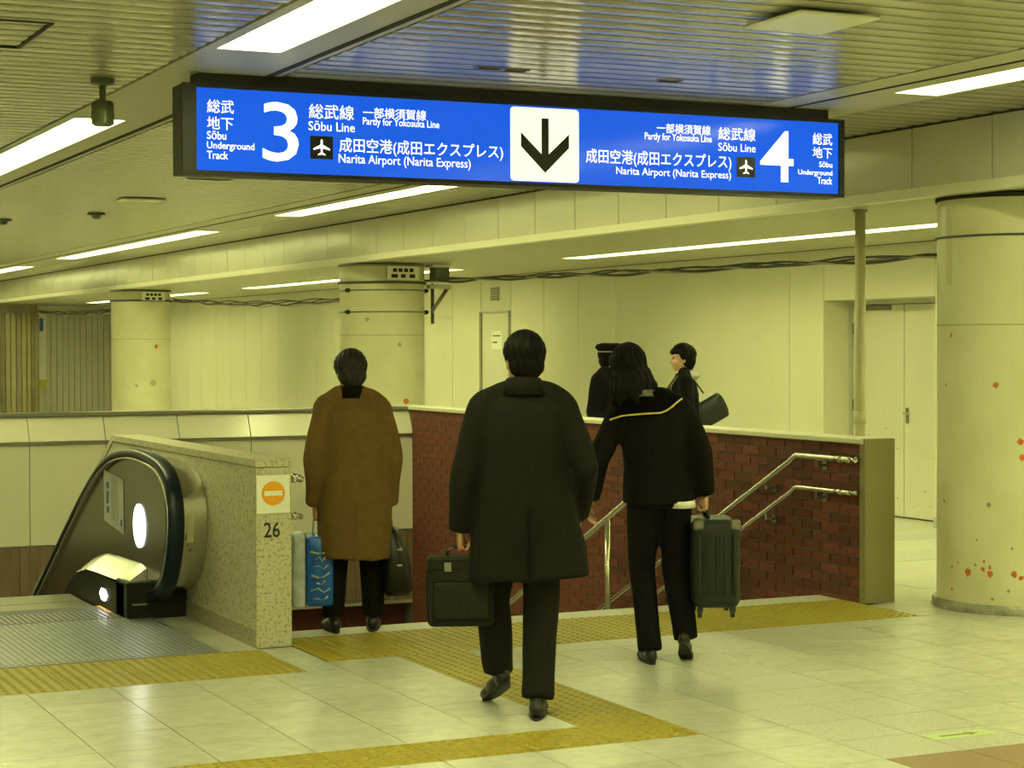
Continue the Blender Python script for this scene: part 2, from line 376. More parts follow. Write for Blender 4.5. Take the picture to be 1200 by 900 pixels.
pm = bpy.data.meshes.new('beam_panel'); bm = bmesh.new(); add_box(bm, -.5, .5, -.5, .5, -.5, .5); bmesh.ops.bevel(bm, geom=bm.edges[:], offset=.006, segments=1, affect='EDGES'); bm.to_mesh(pm); bm.free(); pm.materials.append(MATS['beam_panel'])
for q in range(-8, 47):
    inst('panel', pm, bmn, (BX+.008, 9.1+.775*q+.3875, (LZ+.05+CZ-.012)/2), sc=(.018, .764, CZ-.012-LZ-.05))

# ------------------------------------------------------------------ lights
DEEP = .072
def strip_light(x0, x1, y0, y1, z, label, group):
    r = empty('ceiling_light', ((x0+x1)/2, (y0+y1)/2, z)); hw, hl = (x1-x0)/2-.002, (y1-y0)/2-.002
    tag(r, label, 'ceiling light', group); t = .006
    boxes('housing', [(-hw, -hw+t, -hl, hl, 0, DEEP+.006), (hw-t, hw, -hl, hl, 0, DEEP+.006), (-hw+t, hw-t, -hl, -hl+t, 0, DEEP+.006), (-hw+t, hw-t, hl-t, hl, 0, DEEP+.006)], 'light_side', r)
    box('diffuser', -hw+t, hw-t, -hl+t, hl-t, DEEP, DEEP+.006, 'light', r)
    return r
G = 'recessed strip lights of the main ceiling'
where = ['behind the viewpoint', 'nearest, in front of the blue sign', 'just beyond the blue sign', 'second beyond the blue sign', 'farthest down the hall']
for xr, nm in zip(LX, ('far left row', 'left row', 'row beside the hanging camera', 'row along the panelled beam')):
    for (a, b), wh in zip(segs, where):
        strip_light(xr[0], xr[1], a, b, CZ, 'long white strip light, %s, %s' % (nm, wh), G)
for (a, b), wh in zip(psegs, ['behind the viewpoint', 'the long one beside the round post', 'behind the middle column', 'behind the far column']):
    strip_light(PX[0], PX[1], a, b, LZ, 'recessed strip light in the low passage ceiling, %s' % wh, 'strip lights of the side passage')

# ------------------------------------------------------------------ columns
def hit_col(px, py, cy, r):
    d = fw + CR*((px-600)/FPX) - CU*((py-450)/FPX); ox, oy = CAM.x-COLX, CAM.y-cy
    A = d.x*d.x+d.y*d.y; B = 2*(ox*d.x+oy*d.y); Cc = ox*ox+oy*oy-r*r; q = B*B-4*A*Cc
    t = (-B-math.sqrt(max(q, 0)))/(2*A); p = CAM+d*t
    return math.atan2(p.y-cy, p.x-COLX), p.z, t
def on_col(a, z, r): return Vector((r*math.cos(a), r*math.sin(a), z))
def chip(root, cy, px, py, rp, m):
    a, z, t = hit_col(px, py, cy, COLR); s = rp*t/FPX; bm = bmesh.new()
    pts = [on_col(a+s*random.uniform(.6, 1.15)*math.cos(q)/COLR, z+s*random.uniform(.6, 1.25)*math.sin(q), COLR+.0025) for q in [2*math.pi*k/9 for k in range(9)]]
    c = bm.verts.new(on_col(a, z, COLR+.003)); vs = [bm.verts.new(p) for p in pts]
    for k in range(9): bm.faces.new((c, vs[k], vs[(k+1) % 9]))
    obj('paint_chip', bm, m, root)
def ring(name, root, z, r, rad, m):
    n = 48; bm = bmesh.new(); k = 8; V = [[bm.verts.new(((r+rad*math.cos(b))*math.cos(a), (r+rad*math.cos(b))*math.sin(a), z+rad*math.sin(b))) for b in [2*math.pi*j/k for j in range(k)]] for a in [2*math.pi*i/n for i in range(n)]]
    for i in range(n):
        for j in range(k): bm.faces.new((V[i][j], V[(i+1) % n][j], V[(i+1) % n][(j+1) % k], V[i][(j+1) % k]))
    return obj(name, bm, m, root, True)
CL = ['large cream round column with rust spots at the right edge', 'cream round column with steel bands behind the stairwell', 'cream round column with one rust spot above the escalator', 'far column wrapped in brown vertical boards at the left edge']
cols = []
for i, cy in enumerate(COLY):
    r = empty('column', (COLX, cy, 0)); tag(r, CL[i], 'column', 'round columns under the beam'); cols.append(r)
    sh = lathe('shaft', [(COLR, 0), (COLR, LZ-.03)], 'column_paint' if i < 3 else 'column_clad', r, 64)
    lathe('collar', [(COLR+.012, LZ-.035), (COLR+.012, LZ-.012)], 'grime' if i else 'gap_dark', r, 64)
    lathe('base_ring', [(COLR+.03, 0), (COLR+.03, .045), (COLR+.022, .055), (COLR, .055)], 'ring_steel', r, 64)
    if i < 3: lathe('seam', [(COLR+.0012, 1.765), (COLR+.0012, 1.773)], 'seam', r, 64)
    if i == 3:
        for q in range(28):
            a = 2*math.pi*q/28; bm = bmesh.new(); add_box(bm, COLR-.01, COLR+.02+.012*(q % 2), -.043, .043, .06, 2.35)
            o = obj('board', bm, 'column_clad_light' if q % 3 else 'column_clad', r); o.rotation_euler = (0, 0, a)
for px, py, s, m in ((1135, 671, 5, 'rust'), (1152, 667, 3, 'rust'), (1160, 672, 5, 'rust'), (1160, 665, 2.4, 'rust'), (1188, 673, 4, 'rust'), (1197, 677, 3.4, 'rust'), (1116, 664, 1.8, 'rust'), (1123, 659, 1.6, 'rust'), (1143, 662, 1.8, 'grime'), (1153, 658, 2, 'rust'),
                     (1116, 690, 2, 'rust'), (1163, 702, 1.8, 'grime'), (1182, 693, 2, 'grime'), (1167, 451, 4, 'rust'), (1115, 393, 2.4, 'rust'), (1109, 451, 2, 'rust'), (1196, 517, 4.4, 'rust'), (1197, 536, 4, 'rust'), (1107, 587, 2.4, 'grime'), (1159, 591, 3.4, 'grime'), (1186, 643, 1.6, 'grime'), (1145, 633, 1.5, 'grime')):
    chip(cols[0], COLY[0], px, py, s, m)
for px, py, s, m in ((476, 470, 4.2, 'rust'), (502, 443, 2, 'rust'), (468, 404, 3, 'seam'), (430, 374, 3, 'seam')): chip(cols[1], COLY[1], px, py, s, m)
for px, py, s, m in ((183, 406, 2.8, 'rust'), (180, 449, 4, 'seam'), (160, 452, 2, 'seam')): chip(cols[2], COLY[2], px, py, s, m)
ring('wire', cols[0], 2.315, COLR+.006, .007, 'cable')
for z in (2.275, 2.03):
    ring('steel_band', cols[1], z, COLR+.005, .008, 'steel_dark')
    for px in (409, 503):
        a, _, _ = hit_col(px, 350, COLY[1], COLR-.004); p = on_col(a, z, COLR+.015); bm = bmesh.new(); add_ell(bm, p, (.035, .035, .025), seg=10); obj('band_clamp', bm, 'gap_dark', cols[1], True)
ring('wire', cols[1], 2.36, COLR+.012, .014, 'cable'); ring('wire', cols[2], 2.40, COLR+.012, .014, 'cable')
# a stain-like patched conduit strip on the near column
a0, z0, _ = hit_col(1112, 300, COLY[0], COLR)
o = box('patch', COLR-.003, COLR+.0015, -.03, .03, 2.02, 2.5, 'column_stain', cols[0]); o.rotation_euler = (0, 0, a0)
def plate_on_col(i, px0, px1, z0, z1, marks):
    root = cols[i]; cy = COLY[i]; a, _, _ = hit_col((px0+px1)/2, 340, cy, COLR); e = box('number_plate', -.004, .004, -.2, .2, z0, z1, 'paper', root)
    e.location = (COLR*math.cos(a)+.0, COLR*math.sin(a), 0); e.rotation_euler = (0, 0, a); 
    e.location = ((COLR+.03)*math.cos(a), (COLR+.03)*math.sin(a), 0)
    for y0, y1, b0, b1 in marks: box('print_mark', .003, .006, y0, y1, b0, b1, 'ink', e)
MK = [(-.13+.07*q, -.08+.07*q, 2.475, 2.515) for q in range(4)] + [(-.15, -.07, 2.41, 2.45), (-.03, .03, 2.41, 2.45), (.08, .15, 2.41, 2.45)]
plate_on_col(1, 447, 495, 2.39, 2.54, MK); plate_on_col(2, 165, 193, 2.40, 2.54, MK)
# bracket box on the middle column
jb = empty('junction_box', (0, 0, 0)); p = at(515, 325, 1, 20.3); jb.location = (p.x, p.y, 0); tag(jb, 'green-grey junction box on a bracket beside the middle column', 'junction box')
box('housing', -.09, .09, -.09, .09, 2.38, 2.555, 'fixture_green', jb, .01); box('lid', -.13, .10, -.1, .1, 2.545, 2.575, 'paper', jb)
box('arm', -.14, .12, -.05, .05, 2.30, 2.345, 'steel_dark', jb)
tube('brace', [(.10, 0, 2.31), (-.10, 0, 2.03)], .022, 'steel_dark', jb); tube('conduit', [(-.08, .02, 2.36), (-.08, .02, 1.9)], .02, 'cable', jb)
# cables strung from column to column
def cable(label, A, B, sag, strands=4):
    A, B = Vector(A), Vector(B); r = empty('cable_bundle', A); tag(r, label, 'cable', 'cable bundles between the columns')
    for s in range(strands):
        pts = []
        for k in range(97):
            u = k/96; p = (B-A)*u; p.z -= sag*4*u*(1-u)*(1+.35*math.sin(s*2.1)) - .012*(s-1.5)*abs(math.sin(u*18+s)); p.x += .012*math.cos(u*52+s*1.6); p.z += .010*math.sin(u*52+s*1.6); pts.append(p)
        tube('strand', pts, .009 if s else .013, ('cable', 'cable_pale', 'cable', 'cable')[s], r, 6)
cable('dark sagging cable bundle between the near and middle columns', (8.56, 20.5, 2.40), (8.5, 9.75, 2.27), .02)
cable('dark sagging cable bundle between the middle and third columns', (8.5, 20.6, 2.27), (8.5, 31.2, 2.42), .10)
cable('dark sagging cable bundle between the third and far columns', (8.5, 31.7, 2.42), (8.5, 42.2, 2.42), .12)
pt = at(1008, 380, 1, 10.95); po = empty('pipe_post', (pt.x, 10.95, 0)); tag(po, 'slim cream round post behind the end of the brick wall', 'post')
tube('pipe', [(0, 0, 0), (0, 0, LZ-.0)], .037, 'pole_paint', po, 20); tube('sleeve', [(0, 0, 1.10), (0, 0, 1.19)], .043, 'pole_paint', po, 20); lathe('flange', [(.055, 0), (.055, .02)], 'pole_paint', po, 20)
lathe('top_flange', [(.05, LZ-.02), (.05, LZ)], 'grime', po, 20)

# ------------------------------------------------------------------ stairs
st = empty('staircase', (SX0, NOSE, 0)); tag(st, 'wide stone staircase going down between granite and brick walls', 'stairs')
sm = bpy.data.meshes.new('step'); bm = bmesh.new(); add_box(bm, 0, SX1-SX0, 0, .33, -.35, 0); bm.to_mesh(sm); bm.free(); sm.materials.append(MATS['step'])
nm = bpy.data.meshes.new('nosing_strip'); bm = bmesh.new(); add_box(bm, .02, SX1-SX0-.02, .005, .05, 0, .006); bm.to_mesh(nm); bm.free(); nm.materials.append(MATS['nosing'])
for q in range(1, 24):
    s_ = inst('step', sm, st, (0, .3*(q-1)+.002, -.15*q)); inst('nosing_strip', nm, s_, (0, .245, 0))
# brick side wall
bp_ = empty('brick_parapet', ((SX1+7.43)/2, 10.05, 0)); tag(bp_, 'low red brick wall with a pale coping along the right of the stairs', 'wall'); ox, oy = bp_.location.x, 10.05
boxes('core', [(SX1+.006-ox, 7.43-ox, .02, FARY+.45-oy, -4, 1.015)], 'mortar', bp_)
box('outer_face', 7.425-ox, 7.436-ox, .02, FARY+.45-oy, 0, 1.015, 'wall_plaster', bp_)
box('coping', SX1-.012-ox, 7.44-ox, .0, FARY+.45-oy, 1.015, 1.048, 'beam_ledge', bp_, .004, 1)
box('end_post', SX1-.004-ox, 7.438-ox, -.02, .045, 0, 1.05, 'post_clad', bp_, .004, 1)
RP, CP = .066, .215; cand = []
for row in range(0, 70):
    z1 = 1.012-RP*row
    for c in range(-1, 36):
        y0 = 10.10+CP*(c+.5*(row % 2)); y1 = min(y0+CP-.009, FARY); y0 = max(y0, 10.10)
        if y1-y0 < .03 or z1 < -.02-(y1-NOSE)*.5-.45: continue
        vis = z1 > 1.65-1.65*max(y1, NOSE)/NOSE and z1-RP > (-.05 if y0 < NOSE else -9)
        cand.append((not vis, y0, y1, z1))
cand.sort(); bk = {}; rest = bmesh.new()
for i, (nv, y0, y1, z1) in enumerate(cand):
    if i < 300:
        L = round(y1-y0, 3)
        if L not in bk:
            bm = bmesh.new(); v = add_box(bm, -.006, .006, 0, L, -RP+.009, 0); bk[L] = bpy.data.meshes.new('brick'); bm.to_mesh(bk[L]); bm.free(); bk[L].materials.append(MATS['brick'])
        inst('brick', bk[L], bp_, (SX1+.006-ox+random.uniform(-.0015, .0015), y0-oy, z1))
    else: add_box(rest, SX1-ox, SX1+.012-ox, y0-oy, y1-oy, z1-RP+.009, z1)
o = obj('bricks', rest, 'brick', bp_); o['kind'] = 'stuff'
# granite side wall with number 26
gw = empty('granite_parapet', (3.29, 10.03, 0)); tag(gw, 'speckled granite wall end numbered 26 between the escalator and the stairs', 'wall')
prof = [(0, -.0), (0, .985), (3.25, .985), (7.5, -1.15), (7.5, -4.2), (.6, -.5), (.6, 0)]
poly('body', [(-.1, y, z) for y, z in prof], (.2, 0, 0), 'granite_wall', gw)
poly('coping', [(-.104, y, z) for y, z in ((-.004, .99), (-.004, 1.03), (3.27, 1.03), (7.5, -1.1), (7.5, -1.14), (3.25, .99))], (.208, 0, 0), 'granite_wall', gw)
box('plinth', -.106, -.1, 0, 2.02, 0, .10, 'granite_base', gw); box('corner_joint', -.1005, -.095, .012, .016, .1, .985, 'granite_base', gw)
np_ = box('notice_plate', -.1, .09, -.008, 0, .735, .945, 'paper', gw, .002, 1); np_['label'] = 'white plate with an orange no entry disc'
def disc(name, cx, cz, r, y, m, parent, n=32, d=.002): return poly(name, [(cx+r*math.cos(2*math.pi*k/n), y, cz+r*math.sin(2*math.pi*k/n)) for k in range(n)], (0, d, 0), m, parent)
disc('orange_disc', -.005, .845, .066, -.0105, 'orange_print', np_); box('white_bar', -.056, .046, -.0125, -.0105, .832, .858, 'paper', np_)
lettering('number', '26', -.058, .034, .645, .085, -.003, 'ink', gw, .012)
# handrails
SL = .49
def wall_rail(label, x, sx, z0, r):
    e = empty('handrail', (x, 10.12, z0)); tag(e, label, 'handrail', 'steel wall handrails')
    pts = [(-sx*.07, -.015, 0), (-sx*.03, -.04, 0), (0, -.03, 0), (0, .0, 0), (0, .05, 0), (0, .57, 0)] + [(0, .6, -.008), (0, .65, -.04)] + [(0, .65+q*.8, -.04-SL*q*.8) for q in range(1, 9)]
    tube('rail', pts, r, 'steel', e, 12); tube('end_sleeve', [(0, .05, 0), (0, .13, 0)], r*1.15, 'steel', e, 12)
    for y in (.35, .95, 2.2, 3.4, 4.6):
        z = 0 if y < .6 else -.04-SL*(y-.65); b = tube('bracket', [(0, y, z-r), (0, y, z-.055), (-sx*.07, y, z-.055)], .008, 'steel_dark', e, 8)
        box('bracket_plate', *sorted((-sx*.075, -sx*.066)), y-.025, y+.025, z-.085, z-.03, 'steel_dark', b)
wall_rail('upper steel handrail on the red brick wall', SX1-.075, -1, .915, .021); wall_rail('lower thinner steel handrail on the red brick wall', SX1-.075, -1, .705, .016)
wall_rail('upper steel handrail curling from the granite wall numbered 26', SX0+.075, 1, .915, .021); wall_rail('lower steel handrail curling from the granite wall numbered 26', SX0+.075, 1, .705, .016)
P = at(712, 608, 1, 11.3); zl = .87; yl = 11.3-(zl-P.z)/SL
cr_ = empty('handrail', (P.x, yl, 0)); tag(cr_, 'free-standing steel handrail on posts down the middle of the stairs', 'handrail')
tube('rail', [(0, -.2, zl-.12), (0, -.22, zl-.05), (0, -.18, zl), (0, -.02, zl), (0, .03, zl-.01)] + [(0, .05+.7*q, zl-.02-SL*.7*q) for q in range(0, 9)], .02, 'steel', cr_, 12)
for y in (11.3-yl, 11.3-yl+1.8, 11.3-yl+3.6): tube('post', [(0, y, zl-.03-SL*(y-.05)), (0, y, -.15*math.ceil((y+yl-NOSE)/.3)+.002)], .019, 'steel', cr_, 12)

# ------------------------------------------------------------------ panelled parapet at the far end of the well
fp = empty('panel_parapet', (4.3, FARY, 0)); tag(fp, 'long cream panelled parapet across the far side of the stairwell', 'wall'); fx = 4.3
X0, X1 = 1.3, SX1+.02
poly('core', [(X0-fx, y, z) for y, z in ((.02, -.9), (.02, .77), (.13, 1.0), (.22, 1.0), (.22, -.9))], (X1-X0, 0, 0), 'seam', fp)
q = 3.46-.697*3
while q < X1:
    a, b = max(q, X0)+.004-fx, min(q+.697, X1)-.004-fx
    if b-a > .05:
        poly('sloped_panel', [(a, 0, .785), (b, 0, .785), (b, .11, 1.005), (a, .11, 1.005)], (0, .02, .0), 'parapet_panel', fp)
        box('flat_panel', a, b, 0, .03, -.16, .752, 'parapet_panel', fp)
    q += .697
box('trim_strip', X0-fx, X1-fx, -.014, .02, .754, .780, 'steel_dark', fp); box('cap_rail', X0-fx, X1+.1-fx, .085, .24, 1.005, 1.045, 'steel_dark', fp, .008, 2)
q = X0
while q < SX1: box('slat', q-fx, q+.083-fx, .004, .022, -.86, -.175, 'slat_brown', fp); q += .09
fb = boxes('wall_stairwell', [(1.3, SX1, FARY+.23, FARY+.4, -4.2, -.2)], 'brick'); tag(fb, kind='structure')

# ------------------------------------------------------------------ escalator
es = empty('escalator', (2.4, 10, 0)); tag(es, 'downward escalator with dark rounded balustrade beside the granite wall', 'escalator'); ex, ey = 2.4, 10
HP = [(11.42, .13), (11.25, .165), (11.09, .26), (10.98, .41), (10.925, .58), (10.945, .74), (11.03, .86), (11.2, .935), (11.45, .97), (11.8, .985), (12.15, .965), (12.45, .915), (12.75, .825), (13.1, .675), (13.5, .475), (14.3, .045), (15.3, -.50), (17.4, -1.66)]
def cat(P, n=5):
    out = []
    for i in range(len(P)-1):
        p0, p1, p2, p3 = [np.array(P[min(max(j, 0), len(P)-1)]) for j in (i-1, i, i+1, i+2)]
        for k in range(n):
            t = k/n; out.append(tuple(.5*((2*p1)+(-p0+p2)*t+(2*p0-5*p1+4*p2-p3)*t*t+(-p0+3*p1-3*p2+p3)*t**3)))
    return out+[P[-1]]
HC = cat(HP)
def inset(P, d):
    out = []
    for i in range(len(P)):
        a, b = np.array(P[max(i-1, 0)]), np.array(P[min(i+1, len(P)-1)]); t = b-a; t = t/np.hypot(*t); out.append((P[i][0]+t[1]*d, P[i][1]-t[0]*d))
    return out
def smooth_sharp(o, a=35):
    o.data.shade_smooth(); o.data.set_sharp_from_angle(angle=R(a)); return o
def balustrade(x, s):                                  # s = +1: the outer side lies towards +X
    bl = [(-.0, y-ey, z) for y, z in HC]
    L = lambda P, xx: [(xx-ex, y-ey, z) for y, z in P]
    h = bmesh.new(); add_tube(h, L(HC, x), [(.05, .026)]*len(HC), 12, ref=Vector((1, 0, 0)), power=3); hr = smooth_sharp(obj('handrail_belt', h, 'rubber_blue', es), 60)
    i1 = inset(HC, .034); h = bmesh.new(); add_tube(h, L(i1, x-s*.012), [(.042, .012)]*len(i1), 8, ref=Vector((1, 0, 0))); obj('guide_trim', h, 'steel', es, True)
    i2 = inset(HC, .04); end = [(17.4, -2.9), (12.4, -.2), (11.42, 0)]
    poly('inner_panel', L(i2+end, x-.02), (.03, 0, 0), 'bronze_panel', es)
    i3 = [p for p in inset(HC, .03) if p[0] < 12.5]
    d = poly('newel_drum', L(i3+[(12.5, .1), (11.45, .1)], x+s*.04), (s*.155, 0, 0), 'steel', es); smooth_sharp(d)
    # black skirt with a chrome deck and the newel base box
    xi = x-s*.17; a, b = sorted((xi, x-s*.02))
    sk = [(11.5, 0), (11.5, .20), (12.2, .20), (12.5, .19), (12.8, .14), (13.05, .04), (13.3, -.1), (17.4, -2.3), (17.4, -2.9), (12.3, -.3)]
    poly('skirt', [(a-ex, y-ey, z) for y, z in sk], (b-a, 0, 0), 'black_panel', es)
    dk = bmesh.new(); top = [(11.5, .20), (11.62, .215), (12.2, .205), (12.5, .195), (12.8, .145)]
    A = [dk.verts.new((xi-ex, y-ey, z)) for y, z in top]; B = [dk.verts.new((x-s*.022-ex, y-ey+.03, z+.095)) for y, z in top]; C = [dk.verts.new((x-s*.022-ex, y-ey, z-.01)) for y, z in top]
    for k in range(len(top)-1): dk.faces.new((A[k], A[k+1], B[k+1], B[k])); dk.faces.new((A[k], C[k], C[k+1], A[k+1]))
    dk.faces.new((A[0], B[0], C[0])); bmesh.ops.recalc_face_normals(dk, faces=dk.faces[:]); obj('chrome_deck', dk, 'steel', es)
    a, b = sorted((xi-s*.0, x+s*.2)); nb_ = box('newel_base', a-ex, b-ex, 11.42-ey, 11.7-ey, 0, .225, 'black_panel', es, .008, 1)
    box('grille', (xi if s > 0 else x)-ex+.03, (xi if s > 0 else x)-ex+.12, 11.413-ey, 11.42-ey, .085, .095, 'steel_dark', nb_)
    return xi
xi = balustrade(2.99, 1); balustrade(1.62, -1)
def disc_x(name, x, y, z, ry, rz, m, parent, n=32): return poly(name, [(x-ex, y-ey+ry*math.cos(2*math.pi*k/n), z+rz*math.sin(2*math.pi*k/n)) for k in range(n)], (-.004, 0, 0), m, parent)
o = disc_x('indicator_lamp', 2.968, 11.70, .54, .135, .135, 'lamp_white', es); o['label'] = 'glowing round indicator lamp'
o = disc_x('sensor_lamp', xi-.001, 12.02, .085, .10, .042, 'lamp_white', es, 6); o['label'] = 'small glowing lamp in the skirt'
stk = poly('sticker', [(2.968-ex, y-ey, z) for y, z in ((12.62, .50), (12.09, .45), (12.09, .80), (12.62, .835))], (-.002, 0, 0), 'sticker', es); stk['label'] = 'pale safety notice sticker'
for y0, y1, z0, z1, m in ((12.54, 12.48, .56, .60, 'sticker_blue'), (12.54, 12.48, .72, .76, 'sticker_blue'), (12.54, 12.49, .62, .70, 'sticker_blue'), (12.16, 12.13, .50, .54, 'sticker_blue'), (12.40, 12.37, .52, .80, 'wall_grey'), (12.33, 12.30, .52, .79, 'wall_grey'), (12.26, 12.23, .52, .79, 'wall_grey')):
    box('print_mark', 2.962-ex, 2.9655-ex, y1-ey, y0-ey, z0, z1, m, stk)
for z0, z1, m in ((.56, .62, 'sticker_blue'), (.5, .54, 'sticker_red'), (.42, .45, 'ink'), (.36, .39, 'ink'), (.69, .71, 'orange_print')):
    pass
cs = poly('caution_label', [(3.06-ex, 10.955-ey, .50), (3.10-ex, 10.955-ey, .50), (3.10-ex, 10.958-ey, .66), (3.06-ex, 10.958-ey, .66)], (0, -.004, 0), 'seam', es)
disc('red_dot', 3.08-ex, .455, .010, 10.955-ey, 'sticker_red', cs)
lp = box('landing_plate', 1.78-ex, 2.98-ex, 9.985-ey, 11.5-ey, -.012, .004, 'steel_plate', es)
boxes('ridges', [(1.80-ex+.035*k, 1.815-ex+.035*k, 10.02-ey, 11.47-ey, .004, .0075) for k in range(34)], 'steel_plate', lp)['kind'] = 'stuff'
cp = box('comb_plate', 1.78-ex, 2.82-ex, 11.5-ey, 12.12-ey, -.012, .003, 'comb_grey', es); boxes('ridges', [(1.80-ex+.035*k, 1.815-ex+.035*k, 11.51-ey, 11.9-ey, .003, .0065) for k in range(29)], 'steel_plate', cp)['kind'] = 'stuff'; box('comb_edge', 2.79-ex, 2.812-ex, 11.75-ey, 12.1-ey, .003, .007, 'orange_print', cp)
em = bpy.data.meshes.new('step'); bm = bmesh.new(); add_box(bm, 1.80-ex, 2.80-ex, 0, .39, -.3, 0); bm.to_mesh(em); bm.free(); em.materials.append(MATS['steel_dark'])
for k in range(14): inst('step', em, es, (0, 12.12-ey+.4*k, -.012-max(0, k-1)*.22))

# ------------------------------------------------------------------ hanging sign
SY = 9.38
sg = empty('direction_sign', (4.6, SY, 2.51)); tag(sg, 'long backlit blue sign with down arrow between track numbers 3 and 4', 'sign'); sx, sz = 4.6, 2.51
def sp(px, py): p = at(px, py, 1, SY-.02); return p.x-sx, p.z-sz
xl, zt = sp(213, 97); xr, _ = sp(988, 143); zb = -.0
zt = 2.963-sz
box('housing', xl, xr, -.0, .16, zb, zt, 'sign_black', sg, .006, 1)
boxes('bezel', [(xl, xr, -.035, .0, zb, zb+.02), (xl, xr, -.035, 0, zt-.02, zt), (xl, xl+.07, -.035, 0, zb+.02, zt-.02), (xr-.035, xr, -.035, 0, zb+.02, zt-.02)], 'sign_black', sg)
box('top_rail', xl+.09, xr-.09, .0, .15, zt, CZ-sz, 'sign_black', sg)
face = box('light_face', xl+.07, xr-.035, -.02, .0, zb+.02, zt-.02, 'sign_blue', sg)
FYc = -.0225
def txt(body, a, b, zc, h, m='sign_letters', bold=.0, par=None, y=FYc):
    x0, z0 = sp(*a); x1, _ = sp(*b); _, zz = sp(a[0], zc[0]); _, z2 = sp(a[0], zc[1]); lettering('lettering', body, x0, x1, (zz+z2)/2, abs(zz-z2), y, m, par or face, bold)
c1 = lambda x, y: (200+x/3, 80+y/3)
c2 = lambda x, y: (590+x/2.927, 90+y/2.927)
def t1(body, x0, x1, y0, y1, bold=.0): a, b = c1(x0, y0), c1(x1, y1); txt(body, a, b, (a[1], b[1]), 0, bold=bold)
def t2(body, x0, x1, y0, y1, bold=.0): a, b = c2(x0, y0), c2(x1, y1); txt(body, a, b, (a[1], b[1]), 0, bold=bold)
BK = .007
t1('総武', 127, 222, 108, 156, BK); t1('地下', 127, 220, 168, 214, BK); t1('Sōbu', 127, 195, 219, 249, .012); t1('Underground', 127, 294, 257, 289, .012); t1('Track', 127, 202, 290, 318, .012)
t1('3', 322, 450, 116, 326, .004)
t1('総武線', 485, 644, 124, 176, BK); t1('Sōbu Line', 484, 647, 184, 218, .006); t1('一部横須賀線', 676, 898, 136, 174, BK); t1('Partly for Yokosuka Line', 675, 944, 172, 206, .012)
t1('成田空港(成田エクスプレス)', 592, 1168, 243, 302, BK); t1('Narita Airport (Narita Express)', 590, 1054, 300, 342, .006)
t2('一部横須賀線', 525, 710, 158, 192, BK); t2('Partly for Yokosuka Line', 484, 714, 190, 222, .012); t2('総武線', 736, 864, 172, 216, BK); t2('Sōbu Line', 736, 864, 225, 254, .006)
t2('成田空港(成田エクスプレス)', 282, 781, 245, 302, BK); t2('Narita Airport (Narita Express)', 386, 780, 308, 342, .006)
t2('4', 880, 994, 182, 358, .004); t2('総武', 1060, 1127, 192, 233, BK); t2('地下', 1060, 1127, 240, 278, BK); t2('Sōbu', 1082, 1127, 290, 310, .012); t2('Underground', 1010, 1127, 317, 340, .012); t2('Track', 1076, 1127, 343, 368, .012)
# white arrow panel
x0, _ = sp(598, 150); x1, _ = sp(678, 150); wz0, wz1 = zb+.028, zt-.028
rr = .02; pts = []
for cx, cz, a0 in ((x1-rr, wz1-rr, 0), (x0+rr, wz1-rr, 90), (x0+rr, wz0+rr, 180), (x1-rr, wz0+rr, 270)):
    for k in range(5): a = R(a0+22.5*k); pts.append((cx+rr*math.cos(a), -.0202, cz+rr*math.sin(a)))
wp = poly('arrow_panel', pts, (0, -.003, 0), 'sign_white', face)
cx = (x0+x1)/2; at_, ab = .37, .075; sw = .021; hw = .145; th = .075
arrow = [(cx-sw, at_), (cx+sw, at_), (cx+sw, ab+.10), (cx+hw, ab+.10+hw-sw-.01), (cx+hw, ab+.10+hw-sw-.01-th), (cx, ab), (cx-hw, ab+.10+hw-sw-.01-th), (cx-hw, ab+.10+hw-sw-.01), (cx-sw, ab+.10)]
poly('arrow', [(x, -.0235, z) for x, z in arrow], (0, -.002, 0), 'sign_ink', wp)
PLN = [(0, 1), (.07, .92), (.09, .75), (.09, .42), (.48, .02), (.48, -.16), (.09, .05), (.07, -.38), (.22, -.58), (.22, -.70), (.0, -.60)]
PLN = PLN + [(-x, z) for x, z in PLN[-2:0:-1]]
def plane(a, b):
    (x0, z0), (x1, z1) = sp(*a), sp(*b); z0, z1 = max(z0, z1), min(z0, z1); b_ = box('airport_symbol', x0, x1, -.0225, -.02, z1, z0, 'sign_ink', face); c, cz, s = (x0+x1)/2, (z0+z1)/2-.006, (z0-z1)*.42
    poly('plane_outline', [(c+x*s*1.9 if abs(x) > .1 else c+x*s*1.3, -.0235, cz+z*s) for x, z in PLN], (0, -.001, 0), 'sign_letters', b_)
plane(c1(490, 237), c1(570, 321)); plane(c2(800, 274), c2(862, 346))

# ------------------------------------------------------------------ small things on the ceiling
p = at(120, 92, 2, CZ); cc = empty('security_camera', (p.x, p.y, CZ)); tag(cc, 'dark dome-topped camera hanging from the slatted ceiling left of the sign', 'camera')
lathe('mount', [(.035, -.035), (.06, -.025), (.06, 0)], 'cctv_grey', cc, 24); tube('stem', [(0, 0, -.03), (0, 0, -.12)], .017, 'cctv_grey', cc)
lathe('housing', [(.045, -.235), (.057, -.225), (.057, -.13), (.05, -.118), (.02, -.115)], 'cctv_grey', cc, 24); lathe('lens_window', [(.04, -.243), (.0575, -.232), (.0585, -.175), (.0575, -.165)], 'cctv_glass', cc, 24)
hb = empty('ceiling_hatch', (1.35, 8.58, CZ)); tag(hb, 'square inspection hatch with a dark outline in the slatted ceiling at upper left', 'hatch')
boxes('frame', [(-.38, .38, .36, .378, -.004, .02), (-.38, .38, -.378, -.36, -.004, .02), (.36, .38, -.37, .37, -.004, .02), (-.38, -.36, -.37, .37, -.004, .02)], 'gap_dark', hb)
p = at(950, 20, 2, CZ); df = empty('air_diffuser', (p.x, p.y, CZ)); tag(df, 'pale square air diffuser plate under the ceiling right of the sign', 'vent')
